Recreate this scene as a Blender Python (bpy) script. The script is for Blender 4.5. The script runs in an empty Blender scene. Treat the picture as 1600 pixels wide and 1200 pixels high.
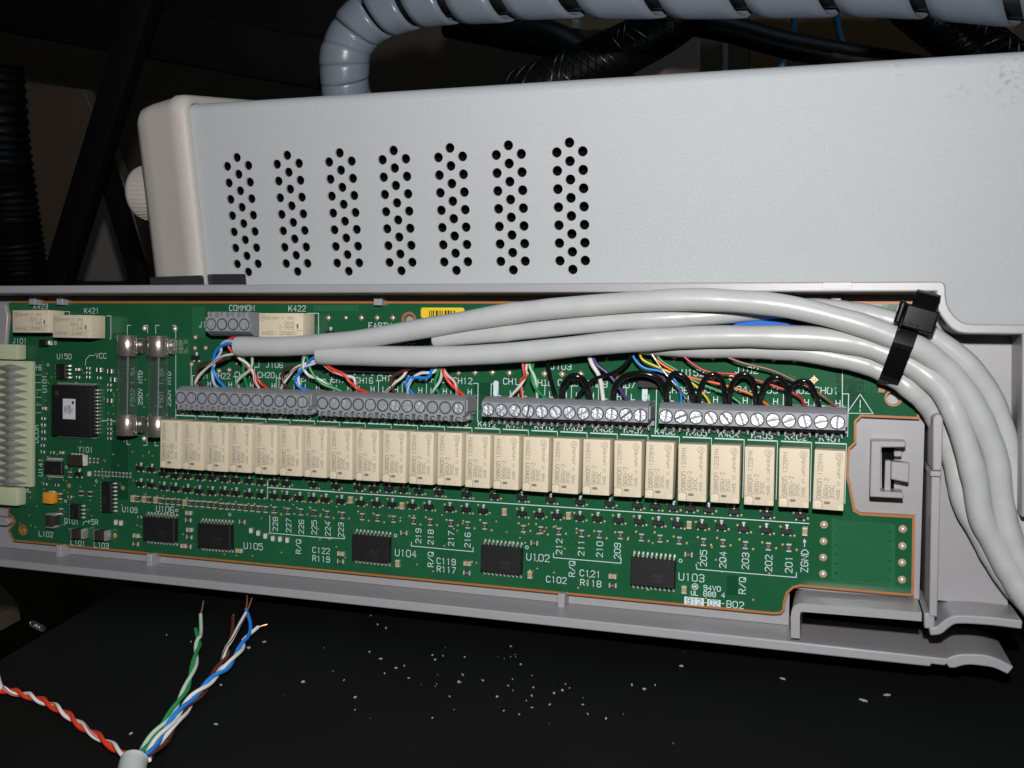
import bpy, bmesh, math, random
from mathutils import Vector, Matrix
from mathutils.geometry import delaunay_2d_cdt
random.seed(7)
S = 0.001                      # everything below is written in millimetres
# ---------------------------------------------------------------- frames, camera, light
F_PX = 1545.08                 # focal length in photo pixels (photo is 1600 x 1200)
RB = Matrix(((0.949458, 0.016825, -0.313441), (0.026454, -0.999296, 0.026492), (-0.312775, -0.033445, -0.949241)))
def rodr(v):
    v = Vector(v); return Matrix.Rotation(v.length, 3, v.normalized())
RB = Matrix(((1,0,0),(0,-1,0),(0,0,-1))) @ rodr((3.01528827e-02, -3.19201582e-01, -2.20406362e-02))
D_CAM = 262.639
TILT, YAW = 0.20, -0.03        # the tray leans back on the instrument by TILT
ex = Vector((math.cos(YAW), 0, math.sin(YAW)))
ey = Vector((0, math.cos(TILT), math.sin(TILT)))
nz = ex.cross(ey).normalized(); ey = nz.cross(ex).normalized()
R_BW = Matrix((ex, -nz, ey))   # board vector -> world vector (Z up)
H_TAB = 78.0                   # board origin above the table top
O_I = Vector((0, 8, -15))      # a point of the instrument's side panel, in board mm
def mat4(R, t): 
    m = R.to_4x4(); m.translation = t; return m
M_B = mat4(R_BW, Vector((0, 0, H_TAB)) * S)                                   # board frame
M_I = mat4(R_BW @ Matrix((ex, ey, nz)).transposed(), (R_BW @ O_I + Vector((0, 0, H_TAB))) * S)  # panel frame
M_W = Matrix.Identity(4)
def ray(px, py): return RB.transposed() @ Vector((px - 800, py - 600, F_PX))
CAM_B = Vector((0, 0, D_CAM))
def B(px, py, z=0.0):          # where the sight line of a photo pixel meets height z over the board
    d = ray(px, py); t = (z - D_CAM) / d.z; return CAM_B + d * t
def I(px, py, dz=0.0):         # the same on a plane parallel to the instrument's side
    d = ray(px, py); t = ((O_I + nz * dz - CAM_B).dot(nz)) / d.dot(nz)
    q = CAM_B + d * t - O_I; return Vector((q.dot(ex), q.dot(ey), q.dot(nz)))
def T(px, py, h=0.0):          # the same at height h over the table
    d = R_BW @ ray(px, py); c = R_BW @ CAM_B + Vector((0, 0, H_TAB)); t = (h - c.z) / d.z; return c + d * t

sc = bpy.context.scene
cd = bpy.data.cameras.new('camera'); cam = bpy.data.objects.new('camera', cd); sc.collection.objects.link(cam)
Rt = RB.transposed()
Rc = Matrix((Rt @ Vector((1,0,0)), Rt @ Vector((0,-1,0)), Rt @ Vector((0,0,-1)))).transposed()
cam.matrix_world = M_B @ mat4(Rc, CAM_B * S)
cd.sensor_width = 36; cd.lens = F_PX / 1600 * 36; cd.clip_start = 0.005; cd.clip_end = 20
sc.camera = cam
w = bpy.data.worlds.new('World'); sc.world = w; w.use_nodes = True
w.node_tree.nodes['Background'].inputs[0].default_value = (0.75, 0.88, 1.0, 1); w.node_tree.nodes['Background'].inputs[1].default_value = 0.016
# the camera's flash, just above the lens
fl = bpy.data.lights.new('camera_flash', 'SPOT'); flo = bpy.data.objects.new('camera_flash', fl); sc.collection.objects.link(flo)
fl.energy = 3.75; fl.color = (1.0, 0.98, 0.955); fl.spot_size = math.radians(140); fl.spot_blend = 1.0; fl.shadow_soft_size = 0.0055
fp = Vector((3, 47, 268)); aim = (B(620, 480, 0) - fp).normalized()
flo.matrix_world = M_B @ mat4(aim.to_track_quat('-Z', 'Y').to_matrix(), fp * S)
# cool daylight from a window high on the right
wl = bpy.data.lights.new('window_light', 'AREA'); wlo = bpy.data.objects.new('window_light', wl); sc.collection.objects.link(wlo)
wl.shape = 'RECTANGLE'; wl.size = 0.5; wl.size_y = 0.4; wl.energy = 1.5; wl.color = (0.62, 0.8, 1.0)
wp = Vector((0.25, -0.15, 1.1)); wlo.matrix_world = mat4((Vector((-0.05, 0.1, 0.15)) - wp).normalized().to_track_quat('-Z', 'Y').to_matrix(), wp)
sc.view_settings.view_transform = 'Standard'; sc.view_settings.look = 'None'; sc.view_settings.exposure = 0.0; sc.view_settings.gamma = 1.0

# ---------------------------------------------------------------- materials
MATS = {}
def mat(name, col, rough=0.5, metal=0.0, spec=0.5, noise=0.0, nscale=300, bump=0.0, bscale=800, trans=0.0, coat=0.0, alpha=1.0, rnoise=0.0, sss=0.0):
    if name in MATS: return MATS[name]
    m = bpy.data.materials.new(name); m.use_nodes = True; nt = m.node_tree; n = nt.nodes; l = nt.links; p = n['Principled BSDF']
    p.inputs['Base Color'].default_value = (*col, 1); p.inputs['Roughness'].default_value = rough; p.inputs['Metallic'].default_value = metal
    p.inputs['Specular IOR Level'].default_value = spec; p.inputs['Transmission Weight'].default_value = trans; p.inputs['Coat Weight'].default_value = coat
    if sss: p.inputs['Subsurface Weight'].default_value = sss; p.inputs['Subsurface Radius'].default_value = (1, 1, 1); p.inputs['Subsurface Scale'].default_value = 0.001
    if noise or bump or rnoise:
        tc = n.new('ShaderNodeTexCoord')
    if noise:
        t = n.new('ShaderNodeTexNoise'); t.inputs['Scale'].default_value = nscale; t.inputs['Detail'].default_value = 5; l.new(tc.outputs['Object'], t.inputs['Vector'])
        mx = n.new('ShaderNodeMix'); mx.data_type = 'RGBA'
        mx.inputs['A'].default_value = (*[max(0, c * (1 - noise)) for c in col], 1); mx.inputs['B'].default_value = (*[min(1, c * (1 + noise)) for c in col], 1)
        l.new(t.outputs['Fac'], mx.inputs['Factor']); l.new(mx.outputs['Result'], p.inputs['Base Color'])
    if rnoise:
        t = n.new('ShaderNodeTexNoise'); t.inputs['Scale'].default_value = nscale * 2; t.inputs['Detail'].default_value = 4; l.new(tc.outputs['Object'], t.inputs['Vector'])
        mr = n.new('ShaderNodeMapRange'); mr.inputs['To Min'].default_value = max(0.02, rough - rnoise); mr.inputs['To Max'].default_value = rough + rnoise
        l.new(t.outputs['Fac'], mr.inputs['Value']); l.new(mr.outputs['Result'], p.inputs['Roughness'])
    if bump:
        t = n.new('ShaderNodeTexNoise'); t.inputs['Scale'].default_value = bscale; t.inputs['Detail'].default_value = 4; t.inputs['Roughness'].default_value = .65; l.new(tc.outputs['Object'], t.inputs['Vector'])
        b = n.new('ShaderNodeBump'); b.inputs['Strength'].default_value = bump; b.inputs['Distance'].default_value = 0.0003
        l.new(t.outputs['Fac'], b.inputs['Height']); l.new(b.outputs['Normal'], p.inputs['Normal'])
    MATS[name] = m; return m
PAINT = mat('speckled_light_grey_paint', (0.425, 0.445, 0.462), 0.36, spec=0.55, noise=0.08, nscale=3000, bump=0.5, bscale=4000)
def scuffs(m, spots):          # dark scuff marks with a shape of their own
    n, l = m.node_tree.nodes, m.node_tree.links; p = n['Principled BSDF']; src = p.inputs['Base Color'].links[0].from_socket; tc = n.new('ShaderNodeTexCoord')
    for (x, y), r, den in spots:
        d = n.new('ShaderNodeVectorMath'); d.operation = 'DISTANCE'; d.inputs[1].default_value = (x*S, y*S, 0); l.new(tc.outputs['Object'], d.inputs[0])
        a = n.new('ShaderNodeMapRange'); a.inputs['From Max'].default_value = r*S; a.inputs['To Min'].default_value = den; a.inputs['To Max'].default_value = 0; l.new(d.outputs['Value'], a.inputs['Value'])
        t = n.new('ShaderNodeTexNoise'); t.inputs['Scale'].default_value = 700; t.inputs['Detail'].default_value = 6; l.new(tc.outputs['Object'], t.inputs['Vector'])
        b = n.new('ShaderNodeMapRange'); b.inputs['From Min'].default_value = .52; b.inputs['From Max'].default_value = .68; l.new(t.outputs['Fac'], b.inputs['Value'])
        q = n.new('ShaderNodeMath'); q.operation = 'MULTIPLY'; l.new(a.outputs[0], q.inputs[0]); l.new(b.outputs[0], q.inputs[1])
        mx = n.new('ShaderNodeMix'); mx.data_type = 'RGBA'; mx.inputs['B'].default_value = (.12, .12, .13, 1); l.new(q.outputs[0], mx.inputs['Factor']); l.new(src, mx.inputs['A']); src = mx.outputs['Result']
    l.new(src, p.inputs['Base Color'])
scuffs(PAINT, [(tuple(I(1575, 130).xy), 7, .5), (tuple(I(1590, 108).xy), 5, .35), (tuple(I(1500, 150).xy), 4, .35), (tuple(I(1400, 102).xy), 4, .3), (tuple(I(690, 330).xy), 9, .12), (tuple(I(1250, 380).xy), 14, .1)])
BEZEL = mat('warm_grey_bezel_plastic', (0.445, 0.415, 0.38), 0.5, spec=0.35, noise=0.04, nscale=600, bump=0.25, bscale=1600)
TRAY = mat('grey_tray_plastic', (0.305, 0.30, 0.315), 0.36, spec=0.5, noise=0.06, nscale=500, bump=0.14, bscale=3200)
JACKET = mat('pale_grey_cable_jacket', (0.43, 0.44, 0.445), 0.33, spec=0.5, noise=0.10, nscale=160, bump=0.5, bscale=80)
RELAY = mat('cream_relay_plastic', (0.655, 0.575, 0.43), 0.55, spec=0.2, noise=0.03, nscale=700, bump=0.06, bscale=1500)
PRINT = mat('grey_relay_print', (0.19, 0.155, 0.145), 0.6)
RMARK = mat('cream_relay_mark', (0.675, 0.595, 0.45), 0.4)
MASK = mat('green_solder_mask', (0.014, 0.092, 0.040), 0.14, spec=0.25, noise=0.25, nscale=90, bump=0.04, bscale=500)
TRACE = mat('green_masked_copper', (0.021, 0.125, 0.056), 0.14, spec=0.35)
TRACED = mat('dark_green_masked_board', (0.008, 0.062, 0.029), 0.14, spec=0.35)
EDGE = mat('orange_bare_board_edge', (0.36, 0.125, 0.028), 0.5, noise=0.2, nscale=300)
SILK = mat('white_silkscreen', (0.55, 0.66, 0.68), 0.6)
TERM = mat('grey_terminal_plastic', (0.265, 0.272, 0.30), 0.45, spec=0.4, noise=0.06, nscale=600, bump=0.08, bscale=900)
TERMD = mat('terminal_recess_shade', (0.05, 0.05, 0.055), 0.55)  # near-black colour stands for the shade inside screw and wire recesses
SCREW = mat('zinc_screw', (0.58, 0.63, 0.70), 0.34, metal=0.62, bump=1.0, bscale=900, rnoise=0.15)
SLOT = mat('shaded_slot_steel', (0.10, 0.105, 0.115), 0.5, metal=0.7)  # darker copy of the screw metal, shade coloured into the slot floor
STEEL = mat('tinned_steel', (0.74, 0.72, 0.68), 0.32, metal=0.75, bump=0.15, bscale=700)
NICKEL = mat('nickel_fuse_cap', (0.52, 0.47, 0.42), 0.28, metal=0.85, bump=0.35, bscale=350, rnoise=0.1)
SOLDER = mat('bright_solder', (0.85, 0.85, 0.83), 0.3, metal=0.55, bump=0.2, bscale=900)
COPPER = mat('copper_pad', (0.55, 0.27, 0.13), 0.4, metal=0.6)
GOLDV = mat('via_tan', (0.45, 0.30, 0.14), 0.4, metal=0.3)
CHIP = mat('black_chip_epoxy', (0.011, 0.011, 0.012), 0.5, spec=0.35, noise=0.2, nscale=800, bump=0.1, bscale=1800)
CHIPTXT = mat('chip_laser_mark', (0.03, 0.03, 0.03), 0.6)
CAPT = mat('tan_ceramic', (0.40, 0.27, 0.14), 0.45, noise=0.1, nscale=900)
ORANGE = mat('orange_tantalum', (0.75, 0.29, 0.02), 0.45)
WLED = mat('white_led', (0.62, 0.60, 0.52), 0.4)
CREAM = mat('cream_connector', (0.47, 0.52, 0.345), 0.5, noise=0.05)
PALELBL = mat('pale_chip_label', (0.62, 0.62, 0.68), 0.5)
YELLOW = mat('yellow_label', (0.78, 0.56, 0.02), 0.45)
INK = mat('black_ink', (0.012, 0.012, 0.012), 0.5)
GLASS = bpy.data.materials.new('fuse_glass'); GLASS.use_nodes = True
def _g(nt):
    n, l = nt.nodes, nt.links; n.clear(); o = n.new('ShaderNodeOutputMaterial'); mx = n.new('ShaderNodeMixShader'); lw = n.new('ShaderNodeLayerWeight'); lw.inputs[0].default_value = .5; pw = n.new('ShaderNodeMath'); pw.operation = 'POWER'; pw.inputs[1].default_value = 2.5; l.new(lw.outputs['Facing'], pw.inputs[0])
    fr = n.new('ShaderNodeMath'); fr.operation = 'MULTIPLY_ADD'; fr.inputs[1].default_value = .5; fr.inputs[2].default_value = .12; l.new(pw.outputs[0], fr.inputs[0])
    t = n.new('ShaderNodeBsdfTransparent'); t.inputs[0].default_value = (.86, .92, .91, 1); g = n.new('ShaderNodeBsdfGlossy'); g.inputs['Roughness'].default_value = .1
    l.new(fr.outputs[0], mx.inputs[0]); l.new(t.outputs[0], mx.inputs[1]); l.new(g.outputs[0], mx.inputs[2])
    df = n.new('ShaderNodeBsdfDiffuse'); df.inputs[0].default_value = (.75, .82, .80, 1); m2 = n.new('ShaderNodeMixShader'); f2 = n.new('ShaderNodeMath'); f2.operation = 'MULTIPLY_ADD'; f2.inputs[1].default_value = .12; f2.inputs[2].default_value = .02; l.new(pw.outputs[0], f2.inputs[0])
    l.new(f2.outputs[0], m2.inputs[0]); l.new(mx.outputs[0], m2.inputs[1]); l.new(df.outputs[0], m2.inputs[2]); l.new(m2.outputs[0], o.inputs[0])
_g(GLASS.node_tree)
FERR = mat('black_ferrite', (0.03, 0.026, 0.022), 0.5)
BLK = mat('black_gloss_plastic', (0.008, 0.008, 0.009), 0.22, spec=0.5)
TIEM = mat('black_nylon', (0.004, 0.004, 0.0045), 0.13, spec=0.35, bump=0.03, bscale=400)
TABLE = mat('black_table_laminate', (0.0042, 0.0046, 0.0044), 0.6, spec=0.11, noise=0.4, nscale=25, bump=0.1, bscale=2500)
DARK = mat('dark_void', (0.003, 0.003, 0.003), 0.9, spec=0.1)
BLUE = mat('blue_plastic', (0.006, 0.115, 0.50), 0.5, spec=0.15)
SPIRAL = mat('grey_blue_spiral_plastic', (0.18, 0.212, 0.255), 0.30, spec=0.5, noise=0.12, nscale=60, bump=0.1, bscale=150)
SLEEVE = mat('black_braid', (0.006, 0.006, 0.0065), 0.45, spec=0.2)
BRAIDT = mat('black_braid_thread', (0.006, 0.006, 0.0065), 0.3, spec=0.4)
STRUT = mat('matt_black_strut', (0.003, 0.003, 0.0035), 0.7, spec=0.08, noise=0.3, nscale=40)
WALLB = mat('brown_board', (0.075, 0.053, 0.033), 0.7, noise=0.3, nscale=12)
WALLP = mat('pinkish_board', (0.26, 0.19, 0.165), 0.7, noise=0.25, nscale=30)
WALLY = mat('ochre_board', (0.12, 0.066, 0.016), 0.7, noise=0.25, nscale=30)
WALLG = mat('pale_grey_board', (0.16, 0.145, 0.135), 0.7, noise=0.15, nscale=20)
DARKLBL = mat('dark_shiny_label', (0.022, 0.024, 0.027), 0.18, noise=0.4, nscale=200)
WC = {}
for nm, c in dict(brown=(0.085,0.022,0.014), white=(0.66,0.65,0.63), blue=(0.012,0.20,0.66), paleblue=(0.40,0.50,0.60), green=(0.018,0.23,0.065), red=(0.62,0.040,0.014),
                  crimson=(0.40,0.010,0.025), orange=(0.70,0.10,0.012), yellow=(0.60,0.43,0.02), black=(0.006,0.006,0.007), purple=(0.06,0.025,0.14), tan=(0.20,0.085,0.05), palegreen=(0.45,0.58,0.48), pink=(0.62,0.40,0.40)).items():
    WC[nm] = mat(nm + '_insulation', c, 0.34 if nm != 'black' else 0.16, noise=0.08, nscale=300)

# ---------------------------------------------------------------- mesh builder
class MB:
    def __init__(s): s.bm = bmesh.new(); s.mats = []
    def mi(s, m):
        if m not in s.mats: s.mats.append(m)
        return s.mats.index(m)
    def box(s, c, d, m, bev=0.0, seg=1, rot=None):
        r = bmesh.ops.create_cube(s.bm, size=1.0); vs = r['verts']
        for v in vs: v.co = Vector((v.co.x * d[0], v.co.y * d[1], v.co.z * d[2]))
        fs = set(f for v in vs for f in v.link_faces)
        k = s.mi(m)
        for f in fs: f.material_index = k
        if bev > 0:
            es = list(set(e for v in vs for e in v.link_edges))
            g = bmesh.ops.bevel(s.bm, geom=es, offset=bev, segments=seg, affect='EDGES', profile=0.5)
            vs = list(set(v for f in g['faces'] for v in f.verts) | set(v for v in vs if v.is_valid))
            for f in g['faces']: f.material_index = k
        for v in vs:
            if rot is not None: v.co = rot @ v.co
            v.co += Vector(c)
    def face(s, pts, m):
        vs = [s.bm.verts.new(p) for p in pts]
        f = s.bm.faces.new(vs); f.material_index = s.mi(m); return f
    def prism(s, pts, z0, z1, m, bottom=True, mside=None):
        a = sum(pts[i][0] * pts[(i+1) % len(pts)][1] - pts[(i+1) % len(pts)][0] * pts[i][1] for i in range(len(pts)))
        if a < 0: pts = pts[::-1]
        k = s.mi(m); ks = s.mi(mside or m)
        t = [s.bm.verts.new((p[0], p[1], z1)) for p in pts]; b = [s.bm.verts.new((p[0], p[1], z0)) for p in pts]
        f = s.bm.faces.new(t); f.material_index = k
        if bottom: f = s.bm.faces.new(b[::-1]); f.material_index = k
        for i in range(len(pts)):
            j = (i + 1) % len(pts); f = s.bm.faces.new((b[i], b[j], t[j], t[i])); f.material_index = ks
    def holed(s, outer, holes, z0, z1, m, mside=None):   # plate with holes
        def ccw(p):
            a = sum(p[i][0] * p[(i+1) % len(p)][1] - p[(i+1) % len(p)][0] * p[i][1] for i in range(len(p)))
            return list(p) if a > 0 else list(p)[::-1]
        loops = [ccw(outer)] + [ccw(h) for h in holes]; co = []; ed = []
        for L in loops:
            o = len(co); co += [Vector((p[0], p[1])) for p in L]; ed += [(o + i, o + (i + 1) % len(L)) for i in range(len(L))]
        v2, e2, f2, *_ = delaunay_2d_cdt(co, ed, [], 0, 1e-6)
        def inside(q, L):
            r = False
            for i in range(len(L)):
                a, b = L[i], L[i-1]
                if (a[1] > q[1]) != (b[1] > q[1]) and q[0] < (b[0]-a[0]) * (q[1]-a[1]) / (b[1]-a[1]) + a[0]: r = not r
            return r
        k = s.mi(m); ks = s.mi(mside or m)
        bbs = [(min(p[0] for p in h), max(p[0] for p in h), min(p[1] for p in h), max(p[1] for p in h)) for h in holes]
        tv = [s.bm.verts.new((p[0], p[1], z1)) for p in v2]; bv = [s.bm.verts.new((p[0], p[1], z0)) for p in v2]
        for f in f2:
            q = sum((v2[i] for i in f), Vector((0, 0))) / len(f)
            if not inside(q, loops[0]): continue
            if any(b[0] < q[0] < b[1] and b[2] < q[1] < b[3] and inside(q, h) for b, h in zip(bbs, loops[1:])): continue
            a, b, c = (v2[i] for i in f[:3])
            if (b - a).cross(c - a) < 0: f = f[::-1]
            s.bm.faces.new([tv[i] for i in f]).material_index = k
            s.bm.faces.new([bv[i] for i in f[::-1]]).material_index = k
        for li, L in enumerate(loops):
            n = len(L)
            for i in range(n):
                p, q = L[i], L[(i+1) % n]
                vs = [s.bm.verts.new((p[0], p[1], z0)), s.bm.verts.new((q[0], q[1], z0)), s.bm.verts.new((q[0], q[1], z1)), s.bm.verts.new((p[0], p[1], z1))]
                if li: vs = vs[::-1]
                f = s.bm.faces.new(vs); f.material_index = ks
    def cyl(s, p0, p1, r0, r1, m, n=16, cap0=True, cap1=True, mcap=None):
        p0, p1 = Vector(p0), Vector(p1); d = (p1 - p0).normalized()
        u = d.orthogonal().normalized(); v = d.cross(u); k = s.mi(m); kc = s.mi(mcap or m)
        a = [s.bm.verts.new(p0 + (u * math.cos(2*math.pi*i/n) + v * math.sin(2*math.pi*i/n)) * r0) for i in range(n)]
        b = [s.bm.verts.new(p1 + (u * math.cos(2*math.pi*i/n) + v * math.sin(2*math.pi*i/n)) * r1) for i in range(n)]
        for i in range(n):
            j = (i+1) % n; f = s.bm.faces.new((a[i], a[j], b[j], b[i])); f.material_index = k
        if cap0: f = s.bm.faces.new(a[::-1]); f.material_index = kc
        if cap1: f = s.bm.faces.new(b); f.material_index = kc
    def lathe(s, c, prof, m, n=16, axis=None):     # profile of (radius, height) about +Z through c
        k = s.mi(m); rings = []
        for r, h in prof:
            rings.append([s.bm.verts.new((c[0] + r * math.cos(2*math.pi*i/n), c[1] + r * math.sin(2*math.pi*i/n), c[2] + h)) for i in range(n)])
        for A, Bq in zip(rings, rings[1:]):
            for i in range(n):
                j = (i+1) % n; f = s.bm.faces.new((A[i], A[j], Bq[j], Bq[i])); f.material_index = k
        f = s.bm.faces.new(rings[-1]); f.material_index = k
        f = s.bm.faces.new(rings[0][::-1]); f.material_index = k
    def tube(s, pts, r, m, n=10, cap=True, stripe=None, mcap=None, twist=0.0):
        pts = [Vector(p) for p in pts]; k = s.mi(m); ks = s.mi(stripe) if stripe else k; kc = s.mi(mcap or m)
        rr = r if callable(r) else (lambda t: r)
        rings = []; u = None
        for i, p in enumerate(pts):
            d = (pts[min(i+1, len(pts)-1)] - pts[max(i-1, 0)]).normalized()
            if u is None: u = d.orthogonal().normalized()
            u = (u - d * u.dot(d)).normalized(); v = d.cross(u); R = rr(i / (len(pts)-1)); tw = twist * i
            rings.append([s.bm.verts.new(p + (u * math.cos(2*math.pi*j/n + tw) + v * math.sin(2*math.pi*j/n + tw)) * R) for j in range(n)])
        for A, Bq in zip(rings, rings[1:]):
            for j in range(n):
                q = (j+1) % n; f = s.bm.faces.new((A[j], A[q], Bq[q], Bq[j])); f.material_index = ks if (stripe and j in (0, n//2)) else k
        if cap:
            f = s.bm.faces.new(rings[0][::-1]); f.material_index = kc
            f = s.bm.faces.new(rings[-1]); f.material_index = kc
    def ribbon(s, pts, wd, z, m, closed=False):
        pts = [Vector((p[0], p[1])) for p in pts]; n = len(pts); h = wd / 2; L = []; R = []
        for i in range(n):
            a = pts[i-1] if (i > 0 or closed) else None; b = pts[(i+1) % n] if (i < n-1 or closed) else None
            da = (pts[i] - a).normalized() if a is not None else None; db = (b - pts[i]).normalized() if b is not None else None
            p = pts[i].copy()
            if da is None: t = db; p = p - db * h * .7; sc_ = 1
            elif db is None: t = da; p = p + da * h * .7; sc_ = 1
            else:
                t = (da + db); t = t.normalized() if t.length > 1e-6 else da; sc_ = 1 / max(.6, t.dot(da))
            nn = Vector((-t.y, t.x)) * h * sc_; L.append(s.bm.verts.new((p.x+nn.x, p.y+nn.y, z))); R.append(s.bm.verts.new((p.x-nn.x, p.y-nn.y, z)))
        k = s.mi(m)
        for i in range(n if closed else n-1):
            j = (i+1) % n; f = s.bm.faces.new((R[i], R[j], L[j], L[i])); f.material_index = k
    def text(s, txt, c, h, m, rot=0.0, wd=None, z=0.1, aspect=1.0, anchor='c'):
        u = h / 6; ux = u * aspect; wd = wd or h * .13; adv = 5.6
        x0 = -((len(txt) * adv - 1.6) * ux) / 2 if anchor == 'c' else 0
        cr, sr = math.cos(rot), math.sin(rot); kk = 0
        for i, ch in enumerate(txt):
            for st in FONT.get(ch, ()):
                P = []
                for q in st.split():
                    X = x0 + (i * adv + int(q[0])) * ux; Y = (int(q[1]) - 3) * u
                    P.append((c[0] + X * cr - Y * sr, c[1] + X * sr + Y * cr))
                s.ribbon(P, wd, z + .006 * (kk % 3), m); kk += 1
    def mesh(s, name, smooth=40, piv=(0, 0, 0)):
        for v in s.bm.verts: v.co = (v.co - Vector(piv)) * S
        me = bpy.data.meshes.new(name); s.bm.normal_update(); s.bm.to_mesh(me); s.bm.free()
        for m in s.mats: me.materials.append(m)
        if smooth:
            me.shade_smooth(); me.set_sharp_from_angle(angle=math.radians(smooth))
        return me
FONT = {'0':['10 01 05 16 36 45 41 30 10'],'1':['15 26 20'],'2':['05 16 36 45 44 00 40'],'3':['05 16 36 45 44 33 13','33 42 41 30 10 01'],'4':['30 36 02 42'],
 '5':['46 06 04 34 43 41 30 10 01'],'6':['45 36 16 05 01 10 30 41 42 33 03'],'7':['06 46 10'],'8':['13 04 05 16 36 45 44 33 13 02 01 10 30 41 42 33'],'9':['01 10 30 41 45 36 16 05 04 13 43'],
 'A':['00 26 40','12 32'],'B':['00 06 36 45 44 33 03','33 42 41 30 00'],'C':['41 30 10 01 05 16 36 45'],'D':['00 06 26 44 42 20 00'],'E':['40 00 06 46','03 33'],'F':['00 06 46','03 33'],
 'G':['45 36 16 05 01 10 30 41 43 23'],'H':['00 06','40 46','03 43'],'I':['20 26'],'J':['01 10 20 31 36'],'K':['00 06','02 46','23 40'],'L':['06 00 40'],'M':['00 06 23 46 40'],'N':['00 06 40 46'],
 'O':['10 01 05 16 36 45 41 30 10'],'P':['00 06 36 45 44 33 03'],'Q':['10 01 05 16 36 45 41 30 10','22 40'],'R':['00 06 36 45 44 33 03','23 40'],'S':['01 10 30 41 42 33 13 04 05 16 36 45'],
 'T':['20 26','06 46'],'U':['06 01 10 30 41 46'],'V':['06 20 46'],'W':['06 10 23 30 46'],'X':['00 46','06 40'],'Y':['06 23 46','23 20'],'Z':['06 46 00 40'],'-':['13 33'],'/':['00 46'],'+':['21 25','03 43'],
 '.':['10 11'],'!':['22 26','20 21'],'m':['00 05 16 25 20','25 36 45 40'],'o':['10 01 05 16 36 45 41 30 10'],'n':['00 06','05 16 36 45 40']}
WM = {}
def link(o, parent, M):
    sc.collection.objects.link(o); WM[o.name] = M
    if parent: o.parent = parent; o.matrix_basis = WM[parent.name].inverted() @ M
    else: o.matrix_basis = M
    return o
def mk(name, me, parent=None, M=M_B, label=None, kind=None):
    o = bpy.data.objects.new(name, me); link(o, parent, M)
    if label: o['label'] = label
    if kind: o['kind'] = kind
    return o
def thing(name, label, cat, M, group=None):
    o = bpy.data.objects.new(name, None); o.empty_display_size = .01; link(o, None, M); return tag(o, label, cat, group)
def tag(o, label, cat, group=None):
    o['label'] = label; o['category'] = cat
    if group: o['group'] = group
    return o
def P(frame, x, y, z=0.0, rot=0.0):            # a place inside a frame, millimetres
    return frame @ Matrix.Translation(Vector((x, y, z)) * S) @ Matrix.Rotation(rot, 4, 'Z')
def bev(o, wd=0.35, seg=2, ang=35):
    m = o.modifiers.new('edge', 'BEVEL'); m.width = wd * S; m.segments = seg; m.limit_method = 'ANGLE'; m.angle_limit = math.radians(ang); m.harden_normals = False
    return o
def smooth(pts, k=6):                          # Catmull-Rom through 3-D points
    pts = [Vector(p) for p in pts]; out = []
    for i in range(len(pts) - 1):
        a = pts[max(i-1, 0)]; b = pts[i]; c = pts[i+1]; d = pts[min(i+2, len(pts)-1)]
        for j in range(k):
            t = j / k; out.append(.5 * ((2*b) + (c-a)*t + (2*a-5*b+4*c-d)*t*t + (3*b-a-3*c+d)*t**3))
    out.append(pts[-1]); return out
def crop(ox, oy, s): return lambda x, y: (ox + x / s, oy + y / s)   # coordinates read off enlarged parts of the photo
CA, CB, C3, C4, C5 = crop(0,440,5), crop(0,660,5), crop(260,460,5), crop(520,460,5), crop(740,460,5)
C6 = crop(1000,460,4.4118)
R1, R2, R3, R4, R5, R6 = (crop(a, b, 4.6875) for a, b in ((200,640),(480,640),(760,640),(1040,640),(640,780),(920,780)))
R7, R8, LT, L1 = crop(1200,780,3.75), crop(1200,430,3.75), crop(1320,640,5.714), crop(0,840,3.2)
def circ(x, y, r, n=14): return [(x + r * math.cos(2*math.pi*i/n), y + r * math.sin(2*math.pi*i/n)) for i in range(n)]
def xy(v): return (v.x, v.y)
def rnd_poly(p, r, k=4):                       # round the corners of a closed polygon
    out = []; n = len(p)
    for i in range(n):
        a, b, c = Vector(p[i-1]), Vector(p[i]), Vector(p[(i+1) % n])
        da, dc = (a-b), (c-b); q = min(r, da.length*.45, dc.length*.45)
        s0 = b + da.normalized()*q; s1 = b + dc.normalized()*q
        for j in range(k+1):
            t = j/k; out.append(tuple(s0*(1-t)**2 + b*2*t*(1-t) + s1*t*t))
    return out
def offset(p, d):                              # inset a closed CCW polygon by d
    a = sum(p[i][0]*p[(i+1) % len(p)][1] - p[(i+1) % len(p)][0]*p[i][1] for i in range(len(p)))
    if a < 0: p = p[::-1]
    out = []; n = len(p)
    for i in range(n):
        A, Bq, C = Vector(p[i-1]), Vector(p[i]), Vector(p[(i+1) % n])
        e1, e2 = (Bq-A), (C-Bq)
        if e1.length < 1e-6 or e2.length < 1e-6: continue
        e1.normalize(); e2.normalize(); n1 = Vector((-e1.y, e1.x)); n2 = Vector((-e2.y, e2.x)); m = (n1+n2)
        m = m.normalized(); out.append(tuple(Bq + m * d / max(.5, m.dot(n1))))
    return out

# ---------------------------------------------------------------- the place: table, walls behind
tb = MB(); q0, q1 = T(0, 1030), T(172, 928); dq = (q1 - q0)
A_, B_ = q0 - dq * 4, q1 + dq * .9
tb.prism([xy(A_), xy(B_), (B_.x + 60, 260), (420, 260), (420, -420), (A_.x, -420)], -22, 0, TABLE)
o = mk('table_top', tb.mesh('table_top'), None, M_W, kind='structure'); bev(o, .6)
fb = MB(); fb.prism([(-1500,-900),(-1500,900),(1200,900),(1200,-900)], -420, -400, DARK); mk('floor', fb.mesh('floor'), None, M_W, kind='structure')
wb = MB(); wb.box((0, 560, 100), (2600, 20, 1100), WALLB); mk('back_wall', wb.mesh('back_wall'), None, M_W, kind='structure')

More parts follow.
